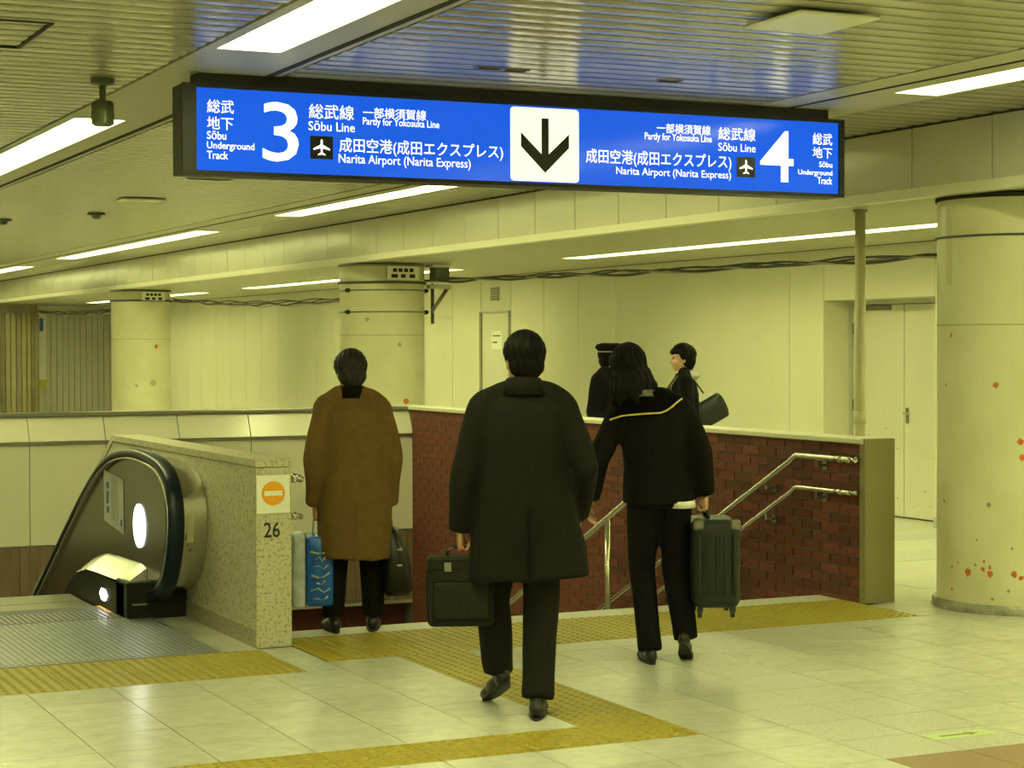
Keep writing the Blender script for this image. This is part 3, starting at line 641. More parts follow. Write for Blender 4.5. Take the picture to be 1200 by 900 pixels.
box('plate', -.2, .2, -.22, .22, -.03, -.015, 'beam_ledge', df, .006, 1); box('neck', -.12, .12, -.14, .14, -.015, .0, 'steel_dark', df)
def slot(px0, px1, py, lab):
    a, b = at(px0, py, 2, CZ), at(px1, py, 2, CZ); e = empty('ceiling_slot', ((a.x+b.x)/2, a.y, CZ)); tag(e, lab, 'vent', 'dark slots in the ceiling'); h = (b.x-a.x)/2
    box('slot', -h, h, -.02, .02, -.006, .0, 'gap_dark', e); box('rim', -h-.015, h+.015, -.03, .03, -.003, .004, 'steel_dark', e)
slot(561, 590, 79, 'left dark slot in the ceiling above the sign arrow'); slot(592, 620, 82, 'right dark slot in the ceiling above the sign arrow'); slot(772, 800, 94, 'dark slot in the ceiling above the right half of the sign')
slot(220, 276, 209, 'dark vent slot in the ceiling below the left end of the sign')
p = at(165, 233, 2, CZ); e = empty('ceiling_plate', (p.x, p.y, CZ)); tag(e, 'small bright plate on the ceiling left of the sign', 'vent'); box('plate', -.2, .2, -.15, .15, -.02, -.005, 'beam_ledge', e, .004, 1); box('neck', -.1, .1, -.1, .1, -.005, 0, 'steel_dark', e)
for px, py, lab in ((113, 250, 'dark smoke detector on the ceiling above the escalator'), (4, 257, 'dark smoke detector on the ceiling at the left edge')):
    p = at(px, py, 2, CZ); e = empty('smoke_detector', (p.x, p.y, CZ)); tag(e, lab, 'detector', 'smoke detectors'); lathe('base', [(.09, -.02), (.09, 0)], 'cctv_grey', e, 20); lathe('sensor', [(.03, -.06), (.06, -.02)], 'cctv_grey', e, 20)
# low exit arrow stuck on the floor
p = at(1124, 861, 2, 0); e = empty('floor_sticker', (p.x, p.y, 0)); tag(e, 'pale green arrow sticker on the floor at lower right', 'sticker')
box('film', -.16, .16, -.05, .05, .0003, .0015, 'exit_green', e); poly('arrow', [(-.10, -.012, .0016), (.04, -.012, .0016), (.04, -.03, .0016), (.10, 0, .0016), (.04, .03, .0016), (.04, .012, .0016), (-.10, .012, .0016)], (0, 0, .0004), 'grime', e)

# ------------------------------------------------------------------ people
def relax(co, ed, it, f=.5):
    n = len(co); deg = np.bincount(ed.ravel(), minlength=n).astype(float); deg[deg == 0] = 1
    for _ in range(it):
        s = np.stack([np.bincount(ed[:, 0], co[ed[:, 1], k], n)+np.bincount(ed[:, 1], co[ed[:, 0], k], n) for k in range(3)], 1)/deg[:, None]
        co = co+(s-co)*f
    return co
def blob(name, bm, m, parent, voxel=.011, it=4, warp=None, folds=0., seed=0):
    """merge overlapping closed pieces into ONE continuous skin, relax it and add cloth folds"""
    me = bpy.data.meshes.new('tmp'); bmesh.ops.recalc_face_normals(bm, faces=bm.faces[:]); bm.to_mesh(me); bm.free()
    t = bpy.data.objects.new('tmp', me); COL.objects.link(t); md = t.modifiers.new('r', 'REMESH'); md.mode = 'VOXEL'; md.voxel_size = voxel
    dg = bpy.context.evaluated_depsgraph_get(); out = bpy.data.meshes.new_from_object(t.evaluated_get(dg)); bpy.data.objects.remove(t); bpy.data.meshes.remove(me)
    n = len(out.vertices); co = np.empty(n*3); out.vertices.foreach_get('co', co); co = co.reshape(-1, 3)
    ed = np.empty(len(out.edges)*2, int); out.edges.foreach_get('vertices', ed); ed = ed.reshape(-1, 2)
    if warp is not None: co = warp(co)
    co = relax(co, ed, it)
    if folds:
        out.vertices.foreach_set('co', co.ravel()); out.update(); nn = np.empty(n*3); out.vertices.foreach_get('normal', nn); nn = nn.reshape(-1, 3)
        rs = np.random.RandomState(seed); d = np.zeros(n)
        for k in range(7):
            v = rs.normal(size=3)*np.array([16, 16, 6]); d += np.sin(co@v+rs.uniform(0, 6)+1.5*np.sin(co@(rs.normal(size=3)*7)))
        co = co+nn*(d*folds/4)[:, None]
    out.vertices.foreach_set('co', co.ravel()); out.update(); out.shade_smooth(); out.name = name
    out.materials.clear(); out.materials.append(MATS[m]); o = bpy.data.objects.new(name, out); link(o, parent); return o
V = Vector
def limb(bm, P, rad, sub=3, n=14, ball=True):
    P = [V(p) for p in P]; pts, rr = [], []
    for i in range(len(P)-1):
        for k in range(sub): u = k/sub; pts.append(P[i].lerp(P[i+1], u)); rr.append(rad[i]*(1-u)+rad[i+1]*u)
    pts.append(P[-1]); rr.append(rad[-1]); add_tube(bm, pts, rr, n)
    for p, r in list(zip(P, rad))[:None if ball else -1]: add_ell(bm, p, (r, r, r), seg=12)
def hand(bm, wrist, d, nrm, side, curl):
    """palm, four unequal bent fingers and a thumb from the side of the palm; d = finger direction, nrm = palm normal, side = towards the thumb"""
    d, nrm = V(d).normalized(), V(nrm); nrm = (nrm-d*nrm.dot(d)).normalized(); s = d.cross(nrm).normalized(); s = s if s.dot(V(side)) > 0 else -s
    w = V(wrist); rot = Matrix((s, nrm, d)).transposed()
    add_ell(bm, w+d*.045, (.041, .017, .055), rot, 12); add_ell(bm, w+d*.07, (.040, .0155, .03), rot, 12)
    L = (.070, .079, .073, .058)
    for q in range(4):
        b = w+d*(.082-.004*abs(q-1.3))+s*(.030-.0205*q); a = 0; pts = [b-d*.02, b]; p = b
        for k, fr in enumerate((.45, .32, .23)):
            a += curl*(1.0, 1.15, .7)[k]; p = p+(d*math.cos(a)+nrm*math.sin(a))*L[q]*fr*1.12; pts.append(p)
        add_tube(bm, pts, [.0098, .0098, .0092, .0086, .0074], 8); add_ell(bm, p, (.0076,)*3, seg=8)
    b = w+d*.022+s*.033; t1_ = b+d*.03+s*.022+nrm*.010; t2_ = t1_+d*.028+s*(.010-.012*curl)+nrm*(.008+.014*curl); t3_ = t2_+d*.022+nrm*.012*(1+curl)-s*.01*curl
    add_tube(bm, [b-d*.012-s*.012, b, t1_, t2_, t3_], [.012, .0135, .0115, .0098, .008], 8); add_ell(bm, t3_, (.008,)*3, seg=8)
def head_rot(yaw, tilt, nod=0): return Matrix.Rotation(yaw, 3, 'Z') @ Matrix.Rotation(tilt, 3, 'Y') @ Matrix.Rotation(nod, 3, 'X')
def body(root, J, skin, build=1.):
    bm = bmesh.new(); H = V(J['head']); rot = J['hrot']; hp = lambda p: H+rot@V(p)
    add_ell(bm, hp((0, -.008, .022)), (.074, .094, .098), rot, 20); add_ell(bm, hp((0, .022, -.035)), (.060, .068, .078), rot, 16); add_ell(bm, hp((0, .05, -.088)), (.032, .032, .026), rot, 12)
    add_tube(bm, [hp((0, .083, .005)), hp((0, .100, -.028)), hp((0, .088, -.042))], [.008, .014, .010], 8)       # nose
    add_ell(bm, hp((0, .084, -.066)), (.022, .010, .007), rot, 10); add_ell(bm, hp((0, .081, -.077)), (.019, .010, .007), rot, 10)    # lips
    for s in (-1, 1):
        add_ell(bm, hp((s*.074, -.008, -.012)), (.010, .022, .033), rot, 12); add_ell(bm, hp((s*.030, .078, .022)), (.022, .012, .008), rot, 10); add_ell(bm, hp((s*.040, .058, -.028)), (.024, .022, .02), rot, 10)
    nb, ch, pe = V(J['neck']), V(J['chest']), V(J['pelvis'])
    add_tube(bm, [nb-V((0, 0, .05)), nb, hp((0, -.02, -.06)), hp((0, -.015, -.02))], [.062, .056, .052, .050], 14)
    mid = ch.lerp(pe, .55)
    add_tube(bm, [pe-V((0, 0, .06)), pe, mid, ch, nb-V((0, 0, .07)), nb-V((0, 0, .02))], [(.11, .09), (.14*build, .10), (.115*build, .085), (.145*build, .095), (.11, .075), (.05, .05)], 18, ref=V((1, 0, 0)))
    for k in 'LR':
        sh, el, wr = V(J['sh'+k]), V(J['el'+k]), V(J['wr'+k]); add_tube(bm, [nb-V((0, 0, .05)), sh], [.05, .048], 12)
        limb(bm, [sh, el, wr], [.050, .038, .027]); d = J.get('hd'+k) or (wr-el); hand(bm, wr, d, J.get('hn'+k) or ((1 if k == 'L' else -1), 0, 0), J.get('hs'+k) or (0, 1, 0), J.get('hc'+k, .35))
        hi, kn, an = V(J['hi'+k]), V(J['kn'+k]), V(J['an'+k]); limb(bm, [hi, kn, an], [.080, .052, .036]); add_ell(bm, an+V((0, .05, -.045)), (.036, .09, .028), seg=12)
    b = blob('body', bm, skin, root, .0065, 2)
    for s in (-1, 1):
        e = bmesh.new(); add_ell(e, hp((s*.030, .0795, .006)), (.0125, .007, .0055), rot, 10); obj('eye', e, 'ink', root, True)
    return hp, rot
def hair(root, H, rot, m, kind='short'):
    bm = bmesh.new(); hp = lambda p: H+rot@V(p)
    add_ell(bm, hp((0, -.014, .032)), (.094, .110, .103), rot, 20); add_ell(bm, hp((0, -.045, -.025)), (.084, .070, .075), rot, 16)
    if kind != 'bob': add_ell(bm, hp((0, -.05, -.068)), (.056, .042, .045), rot, 12)
    elif kind == 'bob':
        add_ell(bm, hp((0, -.03, -.05)), (.106, .09, .09), rot, 16); add_ell(bm, hp((-.015, -.04, -.115)), (.112, .08, .07), rot, 16)
        for q in range(13):
            a = math.pi*(1.02+q/12*.96); add_tube(bm, [hp((.085*math.cos(a), .08*math.sin(a)-.01, -.02)), hp((.112*math.cos(a), .10*math.sin(a)-.012, -.11)), hp((.125*math.cos(a+.1), .105*math.sin(a+.1)-.012, -.165-.04*random.random()))], [.024, .024, .007], 8)
    if kind == 'fringe': add_ell(bm, hp((0, .02, .05)), (.084, .082, .055), rot, 16)
    inv = rot.transposed(); Rn = np.array(rot); h0 = np.array(H)
    def warp(co):                                       # keep the face free: sink the hair below the skin in front of the hairline
        p = (co-h0)@Rn
        line = np.where(p[:, 2] > .045, .6, .012+(p[:, 2]+.02)*(.35 if kind != 'bob' else .15)); f = p[:, 1] > line; p[f] = p[f]*np.array([.74, .62, .8])
        return p@Rn.T+h0
    o = blob('hair', bm, m, root, .008, 2, warp, .010 if kind == 'bob' else .005, 3)
    n = len(o.data.vertices); co = np.empty(n*3); o.data.vertices.foreach_get('co', co); co = co.reshape(-1, 3); q = (co-h0)@Rn; an = np.arctan2(q[:, 0], -q[:, 1]+.02)
    co += ((q*np.array([1, 1, .3]))@Rn.T)*(.03*np.sin(an*23+3*np.sin(q[:, 2]*25))+.025*np.sin(an*41+2+q[:, 2]*18))[:, None]; o.data.vertices.foreach_set('co', co.ravel()); o.data.update(); return o
def coat(name, root, J, rings, m, sl=(.070, .062, .054), cuff=0., voxel=.011, folds=.006, seed=1, shr=.072, yoke=True):
    """torso rings (z, cx, cy, half width, half depth) from hem to chest plus shoulders and sleeves"""
    bm = bmesh.new(); add_tube(bm, [(r[1], r[2], r[0]) for r in rings], [(r[3], r[4]) for r in rings], 28, ref=V((1, 0, 0)), power=2.5)
    nb = V(J['neck']); add_ell(bm, nb-V((0, 0, .03)), (.092, .085, .055), seg=14)
    for k in 'LR':
        sh, el, wr = V(J['sh'+k]), V(J['el'+k]), V(J['wr'+k]); c = wr+(el-wr).normalized()*cuff
        limb(bm, [sh, el, c], sl, ball=False); add_ell(bm, sh, (shr, shr, shr), seg=14)
        if yoke: add_tube(bm, [nb+V((0, 0, .0)), (nb+sh)/2+V((0, 0, .012)), sh+V((0, 0, .008))], [(.062, .058), (.068, .056), (.066, .06)], 14); add_tube(bm, [V((rings[-1][1], rings[-1][2], rings[-1][0]-.06)), sh-V((0, 0, .05))], [.10, .07], 14)
    return blob(name, bm, m, root, voxel, 3, None, folds*1.7, seed)
def trousers(root, J, m, rad=(.098, .076, .062), hem=.0, seed=2):
    bm = bmesh.new(); pe = V(J['pelvis']); add_tube(bm, [pe+V((0, 0, .10)), pe, pe-V((0, 0, .07))], [(.145, .10), (.165, .115), (.14, .105)], 20, ref=V((1, 0, 0)), power=2.4)
    for k in 'LR':
        hi, kn, an = V(J['hi'+k]), V(J['kn'+k]), V(J['an'+k]); e = an+(an-kn).normalized()*hem
        limb(bm, [hi, kn, e], rad, ball=False)
    return blob('trousers', bm, m, root, .010, 3, None, .009, seed)
def make_shoe(kind):
    bm = bmesh.new(); add_ell(bm, (0, -.075, .045), (.036, .05, .045), seg=14); add_ell(bm, (0, .02, .035), (.040, .09, .040), seg=14); add_ell(bm, (0, .10, .025), (.043, .075, .030), seg=14); add_ell(bm, (0, -.05, .075), (.035, .05, .04), seg=12)
    o = blob('shoe', bm, 'shoe_black', None, .006, 2, lambda c: np.stack([c[:, 0], c[:, 1], np.maximum(c[:, 2], .012)], 1)); me = o.data; bpy.data.objects.remove(o)
    b2 = bmesh.new(); out = [(.041*math.cos(a)*(1 if math.sin(a) > 0 else .85), .02+.155*math.sin(a), 0) for a in [2*math.pi*k/24 for k in range(24)]]; add_poly(b2, out, (0, 0, .014)); bmesh.ops.recalc_face_normals(b2, faces=b2.faces[:])
    sm_ = bpy.data.meshes.new('sole'); b2.to_mesh(sm_); b2.free(); sm_.materials.append(MATS['ink'])
    return me, sm_
SHOE, SOLE = make_shoe('m')
def shoes(root, J, sc=1.):
    for k in 'LR':
        an = V(J['an'+k]); yaw, pit = J.get('ft'+k, (0, 0)); M = Matrix.Rotation(yaw, 3, 'Z') @ Matrix.Rotation(pit, 3, 'X')
        p = an+M@V((0, .035, -.085)); s = inst('shoe', SHOE, root, p, M.to_euler(), (sc, sc, sc)); inst('sole', SOLE, s, (0, 0, -.002))
def collar(root, c, r, z0, z1, m, tilt=0., open_=.25, name='collar', thick=.012, flare=.012):
    bm = bmesh.new(); n = 28; A = []
    for k in range(n+1):
        a = math.pi/2+open_*math.pi+(2*math.pi-2*open_*math.pi)*k/n
        A.append([bm.verts.new((c[0]+(r[0]+o)*math.cos(a), c[1]+(r[1]+o)*math.sin(a), z+tilt*math.sin(a))) for o, z in ((flare, z0), (0, z1), (-thick, z1), (flare-thick, z0))])
    for k in range(n):
        for j in range(4): bm.faces.new((A[k][j], A[k+1][j], A[k+1][(j+1) % 4], A[k][(j+1) % 4]))
    bm.faces.new(A[0]); bm.faces.new(A[-1][::-1]); bmesh.ops.recalc_face_normals(bm, faces=bm.faces[:]); return obj(name, bm, m, root, True)
def person(label, loc, heading): r = empty('person', loc, -heading); return tag(r, label, 'person')

# man in the black coat, walking away
m1 = person('walking man in a long black coat carrying an olive briefcase', (3.70, 7.72, 0), R(24))
J = dict(head=(.0, .035, 1.585), hrot=head_rot(R(16), R(2), R(-6)), neck=(.0, 0, 1.455), chest=(.0, 0, 1.25), pelvis=(0, 0, .93), shL=(-.185, 0, 1.375), elL=(-.27, -.05, 1.09), wrL=(-.285, .02, .825),
         shR=(.185, 0, 1.365), elR=(.275, -.07, 1.10), wrR=(.25, .09, .88), hdL=(0, .05, -1), hnL=(1, 0, 0), hsL=(0, 1, 0), hcL=1.15, hcR=.5,
         hiL=(-.09, 0, .90), knL=(-.145, .13, .50), anL=(-.115, .20, .155), hiR=(.09, 0, .90), knR=(.075, .04, .48), anR=(.055, -.08, .085), ftL=(R(22), R(-24)), ftR=(R(-6), 0))
hp, rot = body(m1, J, 'skin'); hair(m1, V(J['head']), rot, 'hair_black')
c_ = coat('coat', m1, J, [(.615, .02, .01, .272, .185), (.75, .015, .01, .258, .175), (.95, .005, .0, .225, .165), (1.12, 0, 0, .198, .155), (1.27, 0, 0, .195, .148), (1.36, 0, 0, .18, .125), (1.42, 0, 0, .13, .09)], 'coat_black', (.068, .062, .054), .0, seed=4, folds=.006, shr=.062)
collar(c_, (0, .008), (.078, .080), 1.42, 1.50, 'coat_black', -.012, .12, flare=.035, thick=.008)
box('back_vent', .012, .018, -.196, -.17, .62, .93, 'coat_collar', c_)
trousers(m1, J, 'cloth_grey', (.100, .082, .070), .0); shoes(m1, J)
# briefcase
wx = m1.location; HB = Matrix.Rotation(-R(24), 4, 'Z')
def wpt(root, p): return root.location + Matrix.Rotation(root.rotation_euler.z, 3, 'Z') @ V(p)
def soft_box(name, sx_, sy_, sz_, m, parent, loc=(0, 0, 0), bev=.03, puff=.0, seg=3):
    bm = bmesh.new(); add_box(bm, -sx_/2, sx_/2, -sy_/2, sy_/2, 0, sz_); bmesh.ops.subdivide_edges(bm, edges=bm.edges[:], cuts=4, use_grid_fill=True)
    for v in bm.verts:
        u, q, t = v.co.x/(sx_/2), v.co.y/(sy_/2), (v.co.z-sz_/2)/(sz_/2)
        if abs(q) > .99: v.co.y += math.copysign(puff*(1-u*u)*(1-t*t), q)
        if abs(u) > .99: v.co.x += math.copysign(puff*.5*(1-q*q)*(1-t*t), u)
    es_ = [e for e in bm.edges if len(e.link_faces) == 2 and e.calc_face_angle() > .9]; bmesh.ops.bevel(bm, geom=es_, offset=bev, segments=seg, affect='EDGES', profile=.5)
    o = obj(name, bm, m, parent); smooth_sharp(o, 50); o.location = loc; return o
hb_ = wpt(m1, (-.285, .02, 0)); bc = empty('briefcase', (hb_.x, hb_.y, .395), -R(24)+R(4)); tag(bc, 'olive green soft briefcase hanging from the left hand of the man in black', 'briefcase')
soft_box('body', .30, .11, .30, 'bag_olive', bc, (.0, .0, .0), .028, .012)
soft_box('front_pocket', .25, .03, .17, 'bag_olive', bc, (.0, -.066, .035), .012, .006); soft_box('flap', .305, .12, .07, 'bag_olive', bc, (.0, 0, .245), .02)
tube('handle', [(-.06, 0, .30), (-.058, 0, .335), (-.03, 0, .352), (.03, 0, .352), (.058, 0, .335), (.06, 0, .30)], .009, 'bag_black', bc, 10)
for x in (-.06, .06): box('buckle', x-.015, x+.015, -.065, -.058, .25, .29, 'steel_dark', bc)

# woman with the suitcase
w1 = person('walking woman in a black jacket with a yellow-edged collar and dark trousers', (4.96, 8.72, 0), R(24))
J = dict(head=(-.150, .05, 1.525), hrot=head_rot(R(12), R(-7), R(-8)), neck=(-.085, .0, 1.385), chest=(-.04, 0, 1.18), pelvis=(0, 0, .88), shL=(-.215, 0, 1.285), elL=(-.315, -.05, 1.05), wrL=(-.355, .03, .84),
         shR=(.125, 0, 1.315), elR=(.215, -.05, 1.08), wrR=(.245, .02, .87), hcL=.5, hdR=(.0, .05, -1), hnR=(-1, 0, 0), hsR=(0, 1, 0), hcR=1.15,
         hiL=(-.08, 0, .85), knL=(-.085, .05, .46), anL=(-.055, -.06, .085), hiR=(.085, 0, .85), knR=(.095, .08, .47), anR=(.135, -.02, .14), ftL=(R(8), 0), ftR=(R(-12), R(-32)))
hp, rot = body(w1, J, 'skin2', .92); hair(w1, V(J['head']), rot, 'hair_black', 'bob')
c_ = coat('jacket', w1, J, [(.83, .005, .01, .192, .145), (.92, .0, .005, .185, .14), (1.03, -.01, 0, .172, .13), (1.15, -.025, 0, .176, .13), (1.25, -.04, 0, .172, .118), (1.33, -.06, 0, .12, .085)], 'cloth_black', (.066, .058, .048), 0, seed=6, folds=.006, shr=.062)
sc_ = bmesh.new(); G_ = []                                   # wide sailor collar lying over shoulders and back
bot = [(-.262, 1.262), (-.20, 1.283), (-.156, 1.288), (-.10, 1.294), (-.058, 1.297), (0, 1.300), (.03, 1.312), (.058, 1.330), (.085, 1.352), (.115, 1.372)]
for i, (bx_, bz_) in enumerate(bot):
    u = i/(len(bot)-1); row = []
    for j in range(6):
        t = j/5; x = (-.145+.12*u)*(1-t)+bx_*t; z = (1.40+.012*u)*(1-t)+bz_*t+.012*math.sin(math.pi*t)
        ok, hit, nn_, _ = c_.ray_cast(V((x, -1, z)), V((0, 1, 0))); y = (hit.y if ok and hit.y < .06 else -.03)-.016
        row.append(sc_.verts.new((x, y, z)))
    G_.append(row)
for i in range(len(bot)-1):
    for j in range(5): sc_.faces.new((G_[i][j], G_[i+1][j], G_[i+1][j+1], G_[i][j+1]))
edge = [tuple(q[5].co) for q in G_]; g2 = bmesh.ops.solidify(sc_, geom=sc_.faces[:], thickness=.014)
so = obj('sailor_collar', sc_, 'cloth_black', c_, True); tube('yellow_trim', [V(p)+V((0, -.008, .0)) for p in edge], .005, 'trim_yellow', so, 6)
collar(c_, (-.085, .0), (.072, .075), 1.375, 1.41, 'scarf', -.01, .15, name='scarf', flare=.02)
bm = bmesh.new(); add_tube(bm, [(.115, -.01, .805), (.115, -.01, .84)], [(.075, .12)]*2, 20, ref=V((1, 0, 0))); obj('shirt_hem', bm, 'shirt', c_, True)
trousers(w1, J, 'cloth_navy', (.093, .072, .064), .025); shoes(w1, J, .9)
hb_ = wpt(w1, (.255, .02, 0)); su = empty('suitcase', (hb_.x, hb_.y, .235), -R(24)); tag(su, 'grey-green hard suitcase lifted off the floor by the woman', 'suitcase')
sh_ = soft_box('shell', .245, .36, .46, 'case_grey', su, (.035, .03, .05), .045, .006, 4)
for x in (-.055, -.01, .035, .08, .125): box('rib', x-.010, x+.010, -.162, -.150, .12, .44, 'case_grey', su, .004, 1)
for x in (-.06, .13):
    for z in (.46,): soft_box('corner_guard', .06, .06, .06, 'steel_dark', su, (x, -.125, z-.005), .02)
for x in (-.05, .12):
    for y in (-.10, .16):
        b = box('wheel_fork', x-.014, x+.014, y-.02, y+.02, .03, .065, 'bag_black', su); wl = lathe('wheel', [(.012, -.011), (.025, -.009), (.025, .009), (.012, .011)], 'ink', b, 16, (x, y, .024)); wl.rotation_euler = (0, R(90), 0)
tube('carry_handle', [(0, -.05, .51), (0, -.045, .535), (0, -.01, .548), (0, .05, .548), (0, .085, .535), (0, .09, .51)], .010, 'bag_black', su, 10)

# man in the camel coat at the top of the stairs
b1 = person('grey-haired man in a camel coat stepping onto the stairs', (3.90, 10.40, 0), R(16))
J = dict(head=(-.02, .03, 1.50), hrot=head_rot(R(10), R(1), R(-8)), neck=(-.015, 0, 1.375), chest=(-.0, 0, 1.15), pelvis=(0, 0, .84), shL=(-.18, 0, 1.285), elL=(-.235, -.05, .99), wrL=(-.225, .03, .735),
         shR=(.165, 0, 1.285), elR=(.215, -.05, .99), wrR=(.205, .03, .735), hdL=(0, .05, -1), hdR=(0, .05, -1), hnL=(1, 0, 0), hnR=(-1, 0, 0), hsL=(0, 1, 0), hsR=(0, 1, 0), hcL=1.15, hcR=1.15,
         hiL=(-.09, 0, .81), knL=(-.105, .04, .44), anL=(-.125, .0, .085), hiR=(.09, 0, .81), knR=(.10, .05, .44), anR=(.105, .03, .085), ftL=(R(8), 0), ftR=(R(-8), 0))
hp, rot = body(b1, J, 'skin'); hair(b1, V(J['head']), rot, 'hair_grey')
c_ = coat('coat', b1, J, [(.425, -.005, .0, .212, .17), (.6, 0, .0, .218, .168), (.8, 0, 0, .205, .16), (1.0, 0, 0, .182, .15), (1.15, 0, 0, .182, .145), (1.26, 0, 0, .17, .125), (1.33, 0, 0, .11, .085)], 'coat_camel', (.064, .058, .05), .0, seed=9, folds=.006, shr=.06)
collar(c_, (-.015, .005), (.076, .08), 1.34, 1.41, 'coat_collar', -.01, .12, flare=.014); box('back_vent', -.006, -.001, -.178, -.16, .43, .75, 'coat_camel', c_)
trousers(b1, J, 'cloth_black', (.095, .074, .064), .0); shoes(b1, J)
hb_ = wpt(b1, (-.235, .02, 0)); sb = empty('shopping_bag', (hb_.x, hb_.y, .155), -R(16)); tag(sb, 'blue printed plastic shopping bag beside the granite wall', 'shopping bag')
soft_box('body', .15, .22, .40, 'bag_blue', sb, (.03, .02, .0), .02, .018)
soft_box('wrapped_parcel', .075, .20, .43, 'bag_film', sb, (-.09, .02, -.01), .018, .016)
for x in (-.0, .045): tube('handle', [(x, -.03, .40), (x*.6, 0, .48), (.01, .025, .515), (x*.6, .05, .48), (x, .08, .40)], .005, 'bag_film', sb, 6)
for q in range(7):
    z = .05+.045*q; a = .03+.012*math.sin(q*2.3); bm = bmesh.new()
    add_tube(bm, [(.03-a*1.4, -.112-.012*math.cos((z-.2)*6), z), (.03-a*.4, -.112-.014*math.cos((z-.2)*6), z+.016*math.sin(q*1.7)), (.03+a*.5, -.112-.014*math.cos((z-.2)*6), z-.01), (.03+a*1.4, -.112-.012*math.cos((z-.2)*6), z+.014)], .006, 6); obj('printed_scrawl', bm, 'bag_print', sb, True)
hb_ = wpt(b1, (.215, .02, 0)); kb = empty('shoulder_bag', (hb_.x, hb_.y, .20), -R(16)); tag(kb, 'black leather bag hanging from the right hand of the man in camel', 'bag')
bm = bmesh.new(); add_tube(bm, [(.04, .02, 0), (.04, .02, .04), (.025, .02, .22), (.0, .02, .36), (0, .02, .40)], [(.075, .10), (.088, .13), (.078, .12), (.045, .09), (.02, .05)], 24, ref=V((1, 0, 0)), power=3); obj('body', bm, 'bag_black', kb, True)
tube('strap', [(.0, -.05, .36), (-.005, -.01, .44), (-.006, .02, .465), (-.005, .05, .44), (.0, .09, .36)], .008, 'bag_black', kb, 8)
for z in (.18, .27): box('buckle', .02, .05, -.112, -.098, z, z+.012, 'steel', kb)

# station employee beyond the brick wall, facing the viewer's right
e1 = person('station employee in a dark uniform and peaked cap beyond the brick wall', (8.30, 15.5, 0), R(150))
def standing(h, hr, sw=.185):
    k = h/1.70
    J = dict(head=(0, .02, 1.57*k), hrot=hr, neck=(0, 0, 1.44*k), chest=(0, 0, 1.22*k), pelvis=(0, 0, .90*k), shL=(-sw, 0, 1.365*k), elL=(-sw-.055, -.03, 1.08*k), wrL=(-sw-.05, .06, .84*k), shR=(sw, 0, 1.365*k), elR=(sw+.055, -.03, 1.08*k), wrR=(sw+.05, .06, .84*k),
             hiL=(-.09, 0, .87*k), knL=(-.095, .02, .47*k), anL=(-.10, -.02, .085), hiR=(.09, 0, .87*k), knR=(.095, .02, .47*k), anR=(.10, -.02, .085), ftL=(R(8), 0), ftR=(R(-8), 0))
    return J
J = standing(1.66, head_rot(R(30), 0, 0)); hp, rot = body(e1, J, 'skin2'); hair(e1, V(J['head']), rot, 'hair_black')
c_ = coat('uniform_jacket', e1, J, [(.78, 0, 0, .20, .145), (.95, 0, 0, .188, .135), (1.1, 0, 0, .185, .13), (1.22, 0, 0, .19, .13), (1.31, 0, 0, .17, .11), (1.37, 0, 0, .11, .08)], 'cloth_navy', (.068, .060, .052), 0, seed=12)
collar(c_, (0, .01), (.066, .07), 1.385, 1.43, 'cloth_navy', .0, .2, flare=.03)
poly('shirt_front', [(-.045, .105, 1.40), (.045, .105, 1.40), (0, .142, 1.22)], (0, .006, 0), 'shirt', c_); box('name_badge', -.13, -.06, .128, .137, 1.25, 1.272, 'steel', c_)
trousers(e1, J, 'cloth_navy', seed=5); shoes(e1, J)
cpb = bmesh.new(); H = V(J['head']); add_tube(cpb, [H+rot@V((0, -.01, .030)), H+rot@V((0, -.01, .072)), H+rot@V((0, -.012, .098)), H+rot@V((0, -.012, .122)), H+rot@V((0, -.012, .136))], [(.098, .113), (.100, .115), (.122, .138), (.110, .125), (.06, .075)], 24, ref=rot@V((1, 0, 0)))
cap_ = obj('cap', cpb, 'coat_collar', e1, True); vb = bmesh.new(); pts = [H+rot@V((.085*math.cos(a), .075+.07*math.sin(a),   .030-.02*math.sin(a))) for a in [math.pi*k/10 for k in range(11)]]; add_poly(vb, pts, (0, 0, .006)); bmesh.ops.recalc_face_normals(vb, faces=vb.faces[:]); obj('visor', vb, 'shoe_black', cap_)
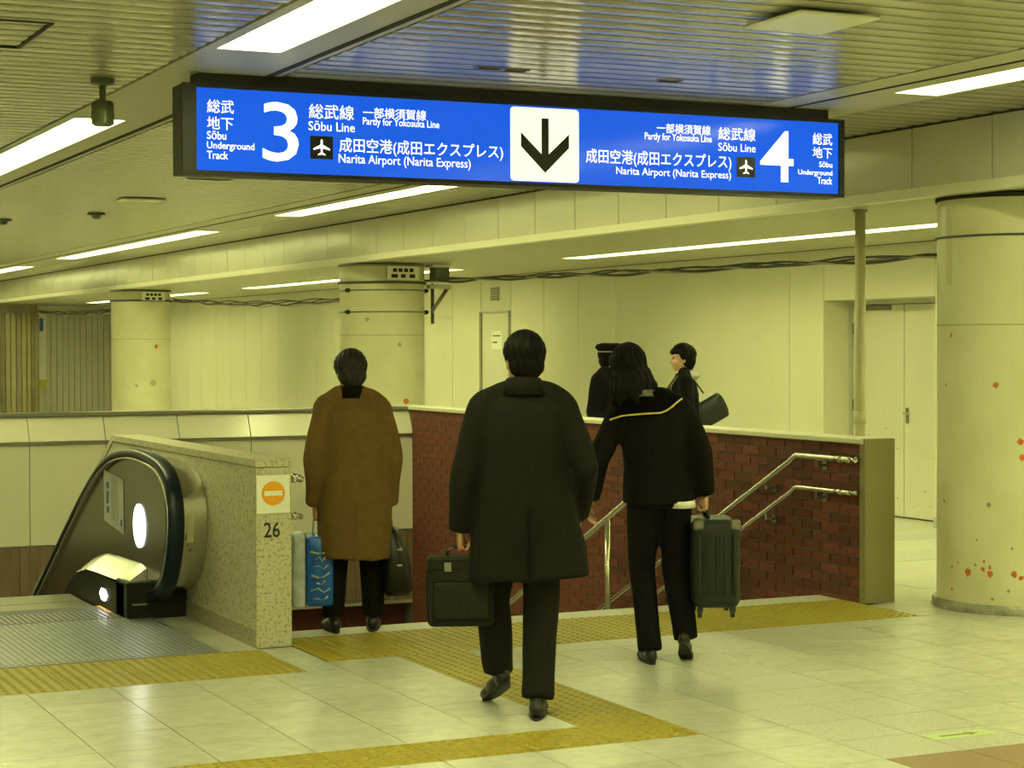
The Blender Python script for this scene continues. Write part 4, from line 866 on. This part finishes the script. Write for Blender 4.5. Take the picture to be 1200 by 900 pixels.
bnd = bmesh.new(); add_tube(bnd, [H+rot@V((0, -.01, .050)), H+rot@V((0, -.01, .062))], [(.1005, .1155)]*2, 24, ref=rot@V((1, 0, 0))); obj('cap_band', bnd, 'steel_dark', cap_, True)
# traveller in profile
e2 = person('young traveller in profile with a grey hood and dark jacket beyond the brick wall', (8.42, 14.35, 0), R(-62))
J = standing(1.66, head_rot(R(0), 0, R(-4)), .165); J.update(elR=(.23, -.10, 1.06), wrR=(.20, .08, .98)); hp, rot = body(e2, J, 'skin2', .92); hair(e2, V(J['head']), rot, 'hair_black', 'fringe')
c_ = coat('jacket', e2, J, [(.76, 0, 0, .19, .15), (.95, 0, 0, .18, .14), (1.1, 0, 0, .176, .13), (1.22, 0, 0, .18, .13), (1.31, 0, 0, .16, .11), (1.37, 0, 0, .10, .08)], 'cloth_black', (.068, .060, .05), 0, seed=15)
collar(c_, (0, .005), (.068, .072), 1.36, 1.425, 'shirt', 0., .16, name='shirt_collar', flare=.012)
hd = bmesh.new(); add_ell(hd, (0, -.07, 1.385), (.105, .065, .04), seg=14); add_ell(hd, (.075, -.02, 1.38), (.04, .075, .035), seg=12); add_ell(hd, (-.075, -.02, 1.38), (.04, .075, .035), seg=12); blob('hood', hd, 'hood_grey', c_, .01, 3)
poly('scarf', [(-.06, .06, 1.39), (.06, .06, 1.39), (.05, .15, 1.27), (0, .155, 1.16), (-.05, .15, 1.27)], (0, .012, 0), 'scarf', c_)
for s in (-1, 1): tube('piping', [(s*.075, .06, 1.385), (s*.09, .118, 1.30), (s*.08, .143, 1.15)], .005, 'hood_grey', c_, 6)
trousers(e2, J, 'cloth_black', seed=8); shoes(e2, J, .93)
hb_ = wpt(e2, (.10, -.26, 0)); tb = empty('tote_bag', (hb_.x, hb_.y, .97), R(62)+R(20)); tag(tb, 'black glossy tote bag tucked behind the traveller in profile', 'bag')
q_ = soft_box('body', .13, .30, .23, 'bag_black', tb, (0, 0, 0), .03, .02); q_.rotation_euler = (R(-28), 0, 0)
tube('strap', [(0, .10, .26), (.02, .20, .40), (.05, .27, .30), (.02, .16, .16)], .008, 'bag_black', tb, 8)
